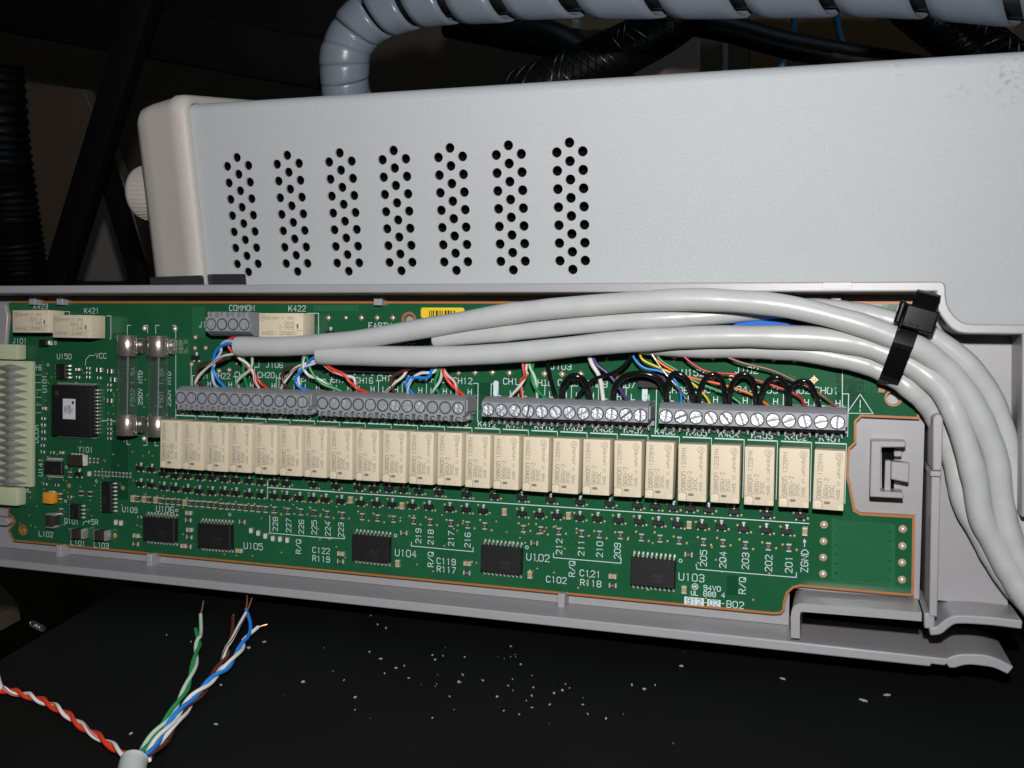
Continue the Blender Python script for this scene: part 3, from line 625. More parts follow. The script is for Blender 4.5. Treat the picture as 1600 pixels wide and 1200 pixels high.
for x, y in ((770,690),(855,700),(880,765),(855,930)): place('capacitor', BLKC, CA, x, y, .7, H_)
for x, y in ((630,555),(700,560)): place('capacitor', BLKC, CB, x, y, .7)
for x, y in ((470,578),(475,695),(545,408)): place('resistor', RES, CB, x, y, .5)
place('capacitor', CAPS, CA, 605, 687, .7, H_); place('capacitor', CAPS, CB, 480, 237, .7, H_); place('capacitor', CAPS, CA, 345, 990, .7, H_); place('resistor', RESS, R1, 85, 787, .4, H_)
for i in range(11): place('resistor', ARR, CB, 742 + i*27.5, 398 + i*1.5, .4)
for i in range(3): place('resistor', ARR, CB, 702 + i*30, 297 + i*1.5, .4)
m = MB(); m.box((0, 0, 1.4), (3.9, 3.6, 2.6), ORANGE, .2, 2); m.box((0, 1.9, .6), (2.4, .5, 1.0), SOLDER, .1)
place('tantalum_capacitor', m.mesh('tantalum_capacitor'), CB, 370, 592, 2.7)
m = MB(); m.box((0, 0, 1.1), (6.4, 3.5, 2.0), FERR, .15); m.box((3.3, 0, 1.0), (.5, 3.5, 1.9), WLED, .08)
for i in range(4): m.box((-2.2 + i*1.4, 1.9, .5), (.6, .5, .8), SOLDER, .05)
place('crystal', m.mesh('crystal'), CB, 585, 297, 2.0)
def ind():
    m = MB(); m.box((0, 0, 1.6), (3.2, 4.0, 3.0), FERR, .3, 2)
    for s_ in (-1, 1): m.box((0, s_*2.0, 1.5), (3.3, .9, 2.9), STEEL, .25, 2)
    return m.mesh('inductor')
IND = ind(); place('inductor', IND, CB, 385, 770, 3, 0); place('inductor', IND, CB, 595, 872, 3, H_); place('inductor', IND, CB, 775, 885, 3, H_)
m = MB(); m.box((0, 0, 1.3), (3.2, 2.2, 2.4), CHIP, .2); m.box((1.8, 0, 1.0), (.6, 1.6, 1.6), SOLDER, .15); place('diode', m.mesh('diode'), CA, 340, 478, 2)
m = MB(); m.box((0, 0, 1.1), (9, 4.4, 2), CHIP, .2)
place('chip', m.mesh('chip'), C6, 100, 590, 2)
# black relay-like part lying in the cable shadow
m = MB(); m.box((0, 0, 1.2), (40, 4.0, 2.2), CHIP, .2); 
for i in range(14): m.box((-19 + i*2.9, -2.3, .3), (.6, .8, .3), SOLDER, .05)
q = B(600, 575, 2); mk('chip', m.mesh('chip'), pcb, P(M_B, q.x, q.y + .3, .05), 'long black part in the shadow under the cable')
# solder joints
def joint(pad, r):
    m = MB(); m.lathe((0, 0, 0), [(pad, 0), (pad, .05)], COPPER, 16)
    m.lathe((0, 0, .05), [(r, 0), (r*.85, .25), (r*.5, .5), (r*.12, .62)], SOLDER, 14); return m.mesh('solder_joint', 60)
SJ, SJB = joint(.75, .5), joint(.95, .75)
def sq_joint():
    m = MB(); m.ribbon(circ(0, 0, .62, 14), .22, .05, COPPER, True); m.lathe((0, 0, .02), [(.5, 0), (.42, .15), (.1, .22)], SOLDER, 12)
    for a in range(4): m.ribbon([(.6*math.cos(a*H_), .6*math.sin(a*H_)), (.95*math.cos(a*H_), .95*math.sin(a*H_))], .22, .06, COPPER)
    return m.mesh('solder_joint', 60)
SQ = sq_joint()
for cr, L in ((C3, [(1265,182),(1400,182)]), (C4, [(100,182),(222,182),(345,182),(468,182),(980,610),(1110,610),(1245,608),(1378,612)]), (C5, [(278,615),(420,612),(553,620),(690,622),(835,622),(970,628),(1120,632)]), (C6, [(235,435),(325,430),(503,440),(640,440),(783,445),(922,450),(1065,455),(1200,588),(500,585),(630,575),(925,595)])):
    for x, y in L: place('solder_joint', SQ, cr, x, y, .2)
for x, y in ((225,335),(222,420),(305,418),(490,590),(410,598),(195,545)): place('solder_joint', SJ, C3, x, y, .2)
for x, y in ((328,150),(325,247),(323,342),(322,438)): place('solder_joint', SJB, R7, x, y, .3)
for x, y in ((790,175),(788,275),(786,372),(785,472)): place('solder_joint', SJB, R7, x, y, .3)
# copper rings round the bare holes
for (q, r), wd in zip(bh, (.5, .4, .8)):
    m = MB(); m.ribbon(circ(q.x, q.y, r + wd/2, 24), wd, .07, COPPER if wd > .6 else EDGE, True); mk('hole_ring', m.mesh('hole_ring', 0), pcb, M_B)
# vias and test points, too many and small to tell apart
m = MB()
for q in seen:
    for dx, dy in ((1.9, random.uniform(-1.2, -.4)), (-1.6, random.uniform(.6, 1.6))):
        m.lathe((q.x + dx, q.y + dy, .05), [(.34, 0), (.3, .03), (.12, .06)], GOLDV, 8)
for i in range(150): m.lathe((random.uniform(-262, -205), random.uniform(-63, -8), .05), [(.28, 0), (.25, .03), (.1, .05)], GOLDV, 8)
for i in range(90): m.lathe((random.uniform(-205, -12), random.uniform(-65, -47), .05), [(.28, 0), (.25, .03), (.1, .05)], GOLDV, 8)
for cr, x, y in ((CB,540,495),(CB,960,512),(CB,900,885)):
    q = B(*cr(x, y)); m.lathe((q.x, q.y, .05), [(.8, 0), (.7, .05), (.2, .1)], GOLDV, 10)
mk('via', m.mesh('via'), pcb, M_B, kind='stuff')

# --- edge connector
con = MB(); a, b = B(*CA(242, 622), 3.2), B(*CB(242, 508), 3.2)
con.box((a.x - 18, (a.y+b.y)/2, 2.2), (36, a.y - b.y, 2.0), CREAM, .3, 2)
c1, c2 = B(*CA(130, 490), 4.4), B(*CB(130, 655), 4.4)
con.box((c1.x - 15, (c1.y + a.y)/2 + .2, 2.3), (30, c1.y - a.y - .4, 4.2), CREAM, .4, 2); con.box((c2.x - 15, (c2.y + b.y)/2 - .2, 2.3), (30, b.y - c2.y - .4, 4.2), CREAM, .4, 2)
cn = mk('edge_connector', con.mesh('edge_connector', 30), pcb, M_B)
m = MB()
m.tube([(-14, 0, 0), (-10, 0, .1), (-6, 0, .5), (-4.5, 0, .8), (-3.2, 0, .5), (0, 0, .12), (1.8, 0, .05)], lambda t: [.35, .6, 1.15, 1.35, 1.15, .5, .12][min(6, int(t*6 + .5))], STEEL, 10)
pinm = m.mesh('contact_pin', 60); y0, y1 = B(20, 575, 3.6).y, B(20, 753.5, 3.6).y
for i in range(16):
    y = y0 + (y1 - y0)*i/15; mk('contact_pin', pinm, cn, P(M_B, a.x - 3.2, y, 3.3))
# --- yellow barcode label
m = MB(); a, b = B(*C4(690, 103)), B(*C4(1500, 230))
m.prism(rnd_poly([(a.x, a.y), (b.x - 18, a.y), (b.x - 18, b.y + 1.5), (a.x, b.y + 1.5)], .8), .09, .14, YELLOW); x = a.x + 2.6
while x < b.x - 21:
    wd = random.choice((.25, .25, .4, .6)); m.prism([(x, a.y - .8), (x + wd, a.y - .8), (x + wd, a.y - 3.6), (x, a.y - 3.6)], .13, .155, INK, bottom=False); x += wd + random.choice((.25, .3, .55))
mk('barcode_label', m.mesh('barcode_label', 0), pcb, M_B, 'yellow barcode label half hidden by the top cable')
# --- fuse clips
def clip_mesh():
    m = MB(); m.box((0, 0, .5), (6.4, 5.0, .5), NICKEL, .1)
    for s_ in (-1, 1):
        m.tube([(s_*3.3, y, 2.6 + .8*math.cos(y*1.1)) for y in (-2.3, -1.2, 0, 1.2, 2.3)], .5, NICKEL, 8)
        m.box((s_*3.5, 0, 2.6), (.35, 4.6, 4.8), NICKEL, .1)
        for y in (-2.2, 2.2): m.box((s_*3.6, y, 5.2), (.7, .5, .9), NICKEL, .15)
    m.lathe((4.0, .4, 3.4), [(.6, 0), (.75, .5), (.5, 1.1), (.15, 1.3)], SOLDER, 14)
    return m.mesh('fuse_clip')
CL = clip_mesh(); fuses = []
for xa, yt, yb_, nm in ((199, 540, 664, 'left glass fuse in metal clips, nearer the square black chip'), (247, 541, 666, 'right glass fuse in metal clips, nearer the grey screw terminals')):
    p, q = B(xa, yt, 5), B(xa - 0.5, yb_, 5); xm = (p.x + q.x)/2
    for v in (p, q): mk('fuse_clip', CL, pcb, P(M_B, xm, v.y, .05))
    for yv, sg in ((p.y + 5.6, 1), (q.y - 4.6, -1)):
        place_ = mk('solder_joint', SJB, pcb, P(M_B, xm + 2.5, yv, .06))
    fz = thing('glass_fuse', nm, 'fuse', P(M_B, xm, (p.y + q.y)/2, 4.2), 'glass fuses on the board')
    m = MB(); m.tube([(xm, p.y - 2.8, 4.9), (xm, q.y + 2.8, 4.9)], 2.95, GLASS, 28, cap=False)
    mk('glass_tube', m.mesh('glass_tube', 60), fz, M_B)
    for v in (p, q):
        m = MB(); m.tube([(xm, v.y - 3.3, 4.9), (xm, v.y - 3.1, 4.9), (xm, v.y + 3.1, 4.9), (xm, v.y + 3.3, 4.9)], lambda t: 3.0 if t in (0, 1) else 3.2, NICKEL, 28); mk('end_cap', m.mesh('end_cap', 50), fz, M_B)
    m = MB(); m.tube([(xm + .6, p.y, 5.2), (xm - .4, q.y, 4.6)], .16, STEEL, 8); mk('fuse_wire', m.mesh('fuse_wire'), fz, M_B)
# --- blue block half hidden under the cables
m = MB(); z_ = 6.2; pts = [xy(B(*p, z_)) for p in ((1140,512), (1150,504), (1165,499), (1183,497), (1210,500), (1234,503.5), (1234,528), (1140,528))]
m.prism(pts, .1, z_, BLUE); pts2 = [xy(B(*p, 5.6)) for p in ((1235,504), (1250,507), (1250,526), (1235,526))]; m.prism(pts2, .1, 5.6, BLUE)
o = mk('blue_component', m.mesh('blue_component'), pcb, M_B, 'bright blue plastic part under the grey cables'); bev(o, .25)
m = MB(); m.prism([xy(B(*p, 5.0)) for p in ((1205,457), (1242,458.5), (1240,464), (1205,464))], 1.0, 5.0, BLUE); o = mk('blue_component', m.mesh('blue_component'), pcb, M_B, 'small blue tab at the upper edge'); bev(o, .2)

# --- white print
sk = MB(); ZS = .085
def tx(cr, s_, x, y, h=1.65, rot=0): q = B(*cr(x, y)); sk.text(s_, (q.x, q.y), h, SILK, math.radians(rot), .2, ZS)
def ln(cr, *p, wd=.2): sk.ribbon([xy(B(*cr(*a))) for a in p], wd, ZS + .02 + random.uniform(0, .01), SILK)
for cr, L in ((CA, [('K423',320,194),('K421',717,228),('J101',155,463),('U150',503,585),('VCC',790,580),('16',300,672)]), (CB, [('Y101',670,212),('1',275,447),('ABC',205,525),('L102',360,873),('L101',610,942),('L103',793,960),('Q101',560,773),('+5R',725,778),('U109',1015,683)]),
              (C3, [('COMMON',590,106),('K422',1022,110),('J106',845,550),('J1',285,235),('COM',275,635),('CH22',435,637),('CH21',600,628),('CH20',780,630),('CH19',950,640),('CH18',1120,660),('CH17',1360,668)]),
              (C4, [('CH16',245,672),('CH15',420,655),('CH14',620,668),('CH13',805,665),('CH12',1015,675),('EARTH',370,245),('SENSE',560,405)]), (C5, [('CH11',310,680),('CH10',540,690),('CH09',740,690),('CH08',965,700),('CH07',1180,705),('J103',684,563)]),
              (C6, [('CH06',258,660),('CH05',450,655),('CH04',660,655),('CH03',870,658),('CH02',1090,660),('CH01',1285,663),('U152',365,540),('J102',735,522)]),
              (R1, [('U106',272,730),('U105',918,1000)]), (R2, [('C122',103,1032),('R119',103,1093),('U104',722,1052),('C119',1018,1112),('R117',1020,1172)]), (R3, [('U102',378,1083)]), (R5, [('C102',1075,590),('C121',1323,545),('R118',1327,615)]), (R6, [('U103',752,572)])):
    for s_, x, y in L: tx(cr, s_, x, y, 1.9 if s_[0] == 'U' and cr in (R1,R2,R3,R6) else 1.65)
for cr, L in ((CA, [('U101',350,797),('DCOM',287,1190),('250V NTD',1098,830),('250V NTD',1320,840),('F502 1.5A',1038,822),('F501 1.5A',1260,830)]), (CB, [('U141',318,350)]), (R1, [('228',1080,838),('227',1178,848),('226',1270,858),('225',1365,863),('224',1465,873),('R/Q',1250,1003)]),
              (R2, [('223',248,880),('219',815,925),('218',905,933),('217',1055,945),('216',1175,955),('R/Q',905,1097)]), (R3, [('212',533,1003),('211',695,1013),('210',830,1023),('209',960,1035)]), (R5, [('R/Q',1190,510)]), (R6, [('R/Q',1125,632)]),
              (R4, [('205',278,1088),('204',420,1100),('203',585,1108),('202',755,1125),('201',903,1135),('ZGND',1018,1108)])):
    for s_, x, y in L: tx(cr, s_, x, y, 1.5 if len(s_) > 4 else 1.65, 90)
lab = [521,524,523,522,420,419,418,417,416,415,414,413,412,411,410,409,408,407,406,405,404,403,402,401]
for i, n in enumerate(lab):
    X = -198.33 + 8.395*i; sk.text('K%d' % n, (X + 3.65, -20.72), 1.5, SILK, 0, .2, ZS)
    sk.ribbon([(X + .1, -21.95), (X + 7.3, -21.95)], .32, ZS + .02, SILK); sk.ribbon([(X + 7.55, -21.9), (X + 7.55, -37)], .16, ZS + .024, SILK)
for i, s_ in enumerate('LH'*12):               # L and H over each terminal
    for bx, by in ((-189.75, -11.75), (-141.2, -11.75), (-90.45, -11.75), (-41.9, -11.75)):
        if i < 12: sk.text(s_, (bx + PT*i, by), 1.5, SILK, 0, .2, ZS)
for bx in (-189.75, -141.2, -90.45, -41.9):    # boxes round the terminals
    sk.ribbon([(bx - 1.2, -9.3), (bx - 2.4, -9.3), (bx - 2.4, -12.6)], .2, ZS + .02, SILK); sk.ribbon([(bx - 2.0, -12.75), (bx + 43.9, -12.75)], .2, ZS + .03, SILK)
    sk.ribbon([(bx + 43.0, -9.3), (bx + 44.4, -9.3), (bx + 44.4, -20.0)], .2, ZS + .02, SILK)
    for j in range(1, 6): sk.ribbon([(bx + 2*j*PT - PT/2, -9.5), (bx + 2*j*PT - PT/2, -12.6)], .18, ZS + .02, SILK); sk.ribbon([(bx + 2*j*PT - PT/2 - .8, -9.3), (bx + 2*j*PT - PT/2 + .7, -9.3)], .18, ZS + .035, SILK)
ln(R1, (1040,570), (1500,600)); sk.ribbon([xy(B(419,761.7)), xy(B(1264,818))], .24, ZS + .05, SILK); ln(R1, (1025,520), (1022,650))
ln(R1, (1040,775), (1040,903), (1500,943)); ln(R2, (20,930), (275,945), (275,925)); ln(R2, (765,970), (762,998), (1215,1040), (1217,1008)); ln(R3, (492,1050), (492,1083), (985,1125), (988,1088))
sk.ribbon([xy(B(*R4(223,1132))), xy(B(*R4(230,1168))), xy(B(*R7(165,458))), xy(B(*R7(167,430)))], .2, ZS + .02, SILK)
ln(R4, (1018,1003), (1018,955)); ln(R4, (1008,970), (1018,950), (1028,970))
for cr, p in ((CA, ((997,415),(997,342),(1022,342))), (CA, ((1125,342),(1155,342),(1155,400))), (CA, ((1218,408),(1218,342),(1245,342))), (C3, ((50,243),(75,243),(75,972))), (CB, ((993,130),(993,172),(1020,172))), (CB, ((1122,178),(1150,178),(1150,75))), (CB, ((1213,142),(1213,182),(1240,182))),
              (C3, ((1100,148),(1190,148),(1190,325))), (CA, ((835,268),(868,268),(868,447),(858,447))), (CA, ((490,235),(545,235),(545,262))), (CA, ((670,655),(672,610),(700,577),(740,577))), (CB, ((650,800),(655,780),(680,770))), (CB, ((255,205),(270,185),(275,150))), (CB, ((250,190),(253,208),(272,205))),
              (CA, ((795,1085),(915,1090))), (C3, ((195,545),(195,725))), (C3, ((725,520),(725,568),(690,568),(690,640))), (C3, ((860,630),(860,740))), (C4, ((720,407),(780,407))), (C6, ((1395,515),(1395,780)))):
    ln(cr, *p)
for y in (672, 730, 790, 848, 905, 965, 1025): ln(CA, (265,y), (325,y-2), wd=.14)
ln(R8, (540,697), (462,808), (616,811), (540,697)); tx(R8, '!', 540, 765, 2.9)
for cr, x, y in ((CA,378,650),(CA,595,797),(CB,520,350),(CB,755,458),(CB,515,615),(R1,357,738),(R1,747,768),(R2,648,922),(R5,860,352),(R6,672,450)):
    q = B(*cr(x, y)); sk.ribbon(circ(q.x, q.y, .42, 14), .17, ZS + .03, SILK, True)
for cr, x, y in ((C4,1275,735), (C5,1338,768)):
    q = B(*cr(x, y)); sk.prism(rnd_poly([(q.x-.75,q.y-2.2),(q.x+.75,q.y-2.2),(q.x+.75,q.y+2.2),(q.x-.75,q.y+2.2)], .7, 5), ZS - .03, ZS, SILK, bottom=False)
tx(R6, '94V0', 903, 652, 1.25); tx(R6, '888 4', 918, 697, 1.25); tx(R6, '-B02', 1050, 770, 1.7); tx(R6, '-', 855, 757, 1.6); tx(R6, 'UL', 775, 688, 1.1)
q = B(*R6(778, 640)); sk.ribbon(circ(q.x, q.y, .8, 18), .17, ZS + .03, SILK, True); sk.text('HK', (q.x, q.y), .8, SILK, 0, .15, ZS, .8)
for x0, y0, x1, y1, s_ in ((700,712,843,782,'912'), (868,730,965,790,'02')):
    p, q = B(*R6(x0, y0)), B(*R6(x1, y1)); sk.prism([(p.x, p.y), (q.x, p.y), (q.x, q.y), (p.x, q.y)], ZS - .03, ZS + .01, SILK, bottom=False); sk.text(s_, ((p.x+q.x)/2, (p.y+q.y)/2), 1.5, TRACED, 0, .16, ZS + .04)
mk('white_print', sk.mesh('white_print', 0), pcb, M_B, kind='stuff')
m = MB(); q = B(*C6(1445, 565)); m.text('34901', (q.x + 1.6, q.y), 1.8, TRACE, 0, .2, .1); q = B(*C6(1450, 645)); m.text('REV 002', (q.x + .6, q.y), 1.8, TRACE, 0, .2, .1)
q = B(*R8(666, 663)); m.prism([(q.x-.75, q.y-1), (q.x+.75, q.y-1), (q.x+.75, q.y+1), (q.x-.75, q.y+1)], .05, .1, EDGE)
mk('copper_lettering', m.mesh('copper_lettering', 0), pcb, M_B)

# ---------------------------------------------------------------- cables and their wires
def wire(parent, pts, col, r=.55, z=5, zs=None, stripe=None, k=6, end=True, label=None, name='wire'):
    n = len(pts); P3 = []
    for i, p in enumerate(pts):
        zz = zs[i] if zs else z; P3.append(B(p[0], p[1], zz))
    if end: P3[-1].z = 4.2; e = P3[-1].copy(); e.y = min(e.y - 2.0, -12.9); e.z = 4.0; P3.append(e)
    m = MB(); m.tube(smooth(P3, k), r, WC[col], 10, stripe=WC[stripe] if stripe else None, twist=.12 if stripe else 0)
    return mk(name, m.mesh(name, 60), parent, M_B, label or (col.replace('pale', 'pale ') + ' wire'))
def W(cr, *p): return [cr(*a) for a in p]
def arch(n, a=8.5, b=8, c=5): return [a + (b - a)*t/(n-1)*1.0 if t < n-1 else c for t in range(n)]
def cable(label, pts, r, name='cable'):
    P3 = [B(x, y, z) for x, y, z in pts]; sp = smooth(P3, 8)
    q = P3[0]; o = thing(name, label, 'cable', M_B @ Matrix.Translation(q*S), 'grey cables tied together across the board')
    m = MB(); m.tube(sp, lambda t: r*(1 + .03*math.sin(t*37) + .022*math.sin(t*91 + 1) + .012*math.sin(t*173)), JACKET, 24); mk('jacket', m.mesh('jacket', 50), o, M_B); return o
cA = cable('grey cable whose cut end lies just under the cream relay K422 at the upper left', [(371,541,11), (450,541,11), (540,533,11), (640,517,11.5), (760,496,12), (820,487,12), (900,479,12.5), (1040,469,13), (1130,469.5,13), (1230,479,13), (1330,503,13), (1390,524,12.5), (1437,545,12), (1480,579,10), (1515,622,9), (1541,675,8), (1557,723,7), (1567,793,6), (1582,850,6), (1602,893,6), (1640,950,6), (1700,1010,6)], 2.82)
cC = cable('lowest long grey cable, its cut end just above terminal label CH18', [(499,553.5,10.5), (600,556.5,10.5), (700,556.5,10.5), (820,549.5,10.5), (940,537,10.5), (1040,529.5,10.5), (1113,526,10.5), (1200,526,10.5), (1280,529,10), (1340,537,9.5), (1381,550,9.5), (1427,572,9.5), (1467,603,9.5), (1490,643,9.5), (1509,697,9), (1523,750,8), (1533,807,7), (1557,857,6), (1580,898,6), (1602,932,6), (1640,980,6), (1700,1040,6)], 2.85)
cB = cable('middle grey cable with its cut end beside the yellow barcode label', [(680,529,8.5), (760,522,9), (820,517,9.5), (940,504,10), (1040,497.5,9.5), (1100,494,8), (1160,489,6.4), (1220,482,6), (1290,483,7), (1345,489,8), (1392,501,9), (1430,514,9), (1461,529,9), (1503,560,8.5), (1540,604,7), (1562,650,6), (1576,700,5), (1588,770,4), (1602,825,4), (1650,930,4)], 2.5)
cD = cable('shorter grey cable under the others, feeding the coloured single wires at the right', [(1000,538,6.0), (1080,543,6.0), (1180,545,6.0), (1260,550,6.2), (1330,563,6.5), (1365,574,6.5), (1403,592,6.5), (1429,613,6.5), (1451,634,5), (1466,657,3.5), (1480,690,2.5), (1494,735,2), (1505,785,2), (1535,842,2), (1562,888,2), (1602,940,2.5), (1650,1000,3)], 2.6)
# wires of the cable at the left
hi = lambda n, top=9.5: [11 - (11-6.0)*i/(n-1) for i in range(n)]
def wr(par, cr, col, pts, stripe=None, z0_=10.5, z1_=6.0, **kw):
    kw.setdefault('r', .32 if cr is C6 else .46)
    n = len(pts); wire(par, W(cr, *pts), col, zs=[z0_ + (z1_-z0_)*i/(n-1) for i in range(n)], stripe=stripe, **kw)
wr(cA, C3, 'brown', [(560,440),(500,470),(420,520),(290,540),(238,600),(245,680),(262,728)]); wr(cA, C3, 'white', [(560,458),(500,470),(430,490),(330,560),(260,630),(228,690),(214,728)], 'brown', 11.2)
wr(cA, C3, 'blue', [(550,385),(470,388),(400,425),(368,500),(365,580),(400,660),(436,738)]); wr(cA, C3, 'paleblue', [(550,370),(470,365),(430,395),(425,450),(385,520),(360,600),(370,690),(376,738)], None, 10.2)
wr(cA, C3, 'red', [(550,342),(500,345),(480,390),(520,460),(600,530),(670,610),(735,690),(765,742)], None, 9); wr(cA, C3, 'white', [(555,470),(570,500),(630,540),(680,610),(692,680),(700,742)], 'red', 9.6)
wr(cA, C3, 'green', [(590,440),(605,520),(603,620),(606,736)], None, 9); wr(cA, C3, 'palegreen', [(660,440),(670,530),(650,590),(590,640),(550,690),(538,736)], 'green', 9)
wr(cC, C3, 'green', [(1215,405),(1150,405),(1105,450),(1105,530),(1150,630),(1220,700),(1342,758)]); wr(cC, C3, 'white', [(1215,430),(1140,435),(1080,480),(1068,560),(1110,630),(1210,670),(1285,740)], 'green', 11)
wr(cC, C3, 'blue', [(1215,488),(1140,500),(1090,570),(1025,630),(1010,680),(1050,730),(1108,764)], None, 9.5); wr(cC, C3, 'white', [(1215,515),(1140,545),(1060,575),(1032,620),(1038,700),(1042,768)], 'blue', 9.5)
wr(cC, C3, 'brown', [(1210,525),(1120,545),(1020,565),(930,585),(905,640),(925,710),(948,758)], None, 8); wr(cC, C3, 'white', [(1210,510),(1110,535),(1010,575),(955,640),(920,690),(868,748)], 'brown', 8.6)
wr(cC, C3, 'red', [(1215,525),(1290,580),(1380,620),(1430,680),(1500,740),(1552,770)], None, 9.5); wr(cC, C3, 'white', [(1215,535),(1300,600),(1390,635),(1460,650),(1478,700),(1472,770)], 'red', 8.5)
wr(cB, C4, 'brown', [(840,400),(700,540),(560,595),(480,630),(455,690),(460,778)], None, 7); wr(cB, C4, 'white', [(840,390),(720,520),(600,570),(550,640),(480,700),(388,775)], 'brown', 6)
wr(cB, C4, 'blue', [(830,380),(790,500),(775,590),(740,650),(650,648),(585,660),(575,720),(612,786)], None, 7.5); wr(cB, C4, 'white', [(840,370),(815,520),(790,605),(690,615),(620,660),(585,730),(566,782)], 'blue', 7.2)
wr(cB, C4, 'green', [(800,340),(780,380),(830,520),(820,615),(797,690),(812,790)], None, 8.5); wr(cB, C4, 'palegreen', [(840,420),(850,540),(850,620),(835,680),(790,750),(756,790)], 'green', 7.0)
wr(cB, C4, 'red', [(800,395),(790,405),(850,540),(870,625),(930,710),(1012,798)], None, 8); wr(cB, C4, 'pink', [(850,420),(860,560),(890,625),(945,675),(968,730),(952,790)], 'red', 6.8)
wr(cC, C5, 'white', [(410,470),(410,560),(400,650),(350,730),(272,808)], 'red', 8, 5.5); wr(cC, C5, 'red', [(385,470),(390,560),(400,640),(368,690),(370,812)], 'pink', 8.5, 5.8)
wr(cC, C5, 'palegreen', [(430,470),(435,560),(470,630),(490,700),(488,815)], 'green', 8, 5.5); wr(cC, C5, 'green', [(470,470),(460,570),(455,660),(490,740),(552,820)], None, 7.6, 5.5)
wr(cD, C5, 'black', [(560,430),(580,540),(610,680),(642,820)], None, 7, 5, r=.5); wr(cD, C5, 'white', [(900,460),(925,545),(985,650),(1008,830)], None, 7, 5, r=.6)
wr(cD, C5, 'purple', [(930,460),(960,545),(1040,610),(1110,690),(1192,832)], None, 6.5, 5); wr(cD, C5, 'black', [(1240,450),(1205,525),(1110,605),(960,655),(880,715),(792,826)], None, 7, 5.6, r=.52)
wr(cD, C6, 'blue', [(-80,330),(-40,440),(30,505),(140,530),(230,580),(275,660),(284,750)], None, 7, 4.6); wr(cD, C6, 'yellow', [(0,340),(10,440),(120,500),(260,560),(370,620),(450,700),(480,756)], None, 7, 4.4)
wr(cD, C6, 'orange', [(60,350),(100,435),(200,510),(340,570),(560,620),(750,680),(850,740),(885,770)], None, 6.5, 4.2); wr(cD, C6, 'green', [(90,360),(140,450),(250,520),(360,590),(480,640),(620,700),(700,762)], None, 6, 4.0)
wr(cD, C6, 'crimson', [(240,340),(290,415),(380,490),(480,535),(650,550),(800,590),(980,650),(1090,700),(1142,780)], None, 7, 4.6); wr(cD, C6, 'tan', [(420,350),(530,400),(700,470),(900,520),(1060,590),(1200,660),(1300,730),(1355,784)], None, 7, 4.8)
pts = W(C6, (60,370), (100,440), (170,540), (260,640), (325,725)); P3 = [B(*p, z) for p, z in zip(pts, (7, 7, 6.5, 6, 4.5))]; P3.append(Vector((P3[-1].x + .6, -12.9, 4)))
m = MB(); m.tube(smooth(P3, 6), .25, NICKEL, 8); mk('wire', m.mesh('wire', 60), cD, M_B, 'bare silver shield wire')
# black jumper loops, each hooked into two terminals
loops = [(C5, [(690,815),(700,715),(755,648),(820,643),(880,705),(905,824)], 'between terminals CH09 L and CH08 L'), (C5, [(1088,832),(1100,735),(1165,650),(1290,618),(1410,640),(1480,715),(1508,830)], 'widest of all, bridging the two right-hand terminal strips'), (C6, [(178,750),(185,640),(215,560),(265,545),(325,590),(362,680),(378,754)], 'between terminals CH06 and CH05'),
         (C6, [(402,758),(415,650),(458,572),(515,553),(568,600),(590,762)], 'between terminals CH05 and CH04'), (C6, [(615,762),(628,640),(680,562),(742,556),(788,625),(798,766)], 'between terminals CH04 and CH03'), (C6, [(822,766),(850,645),(908,578),(968,580),(1015,650),(1034,776)], 'between terminals CH03 and CH02'), (C6, [(1010,772),(1040,645),(1090,603),(1158,603),(1208,680),(1238,784)], 'at the right end, between terminals CH02 and CH01')]
for i, (cr, pts, t_) in enumerate(loops):
    n = len(pts); P3 = [B(*cr(*p), 5.0 + 3.4*math.sin(math.pi*j/(n-1))) for j, p in enumerate(pts)]
    for e, idx in ((P3[0], 0), (P3[-1], -1)): e.z = 4.6
    a, b = P3[0].copy(), P3[-1].copy(); a.y = min(a.y-1.5, -12.9); b.y = min(b.y-1.5, -12.9); a.z = b.z = 4.4
    m = MB(); m.tube(smooth([a] + P3 + [b], 7), (.86, .82, .72, .68, .7, .72, .58)[i], WC['black'], 12); q = P3[0]
    o = mk('jumper_wire', m.mesh('jumper_wire', 60, piv=q), None, M_B @ Matrix.Translation(q*S)); tag(o, 'black jumper loop ' + t_, 'jumper wire', 'black jumper loops on the terminals')
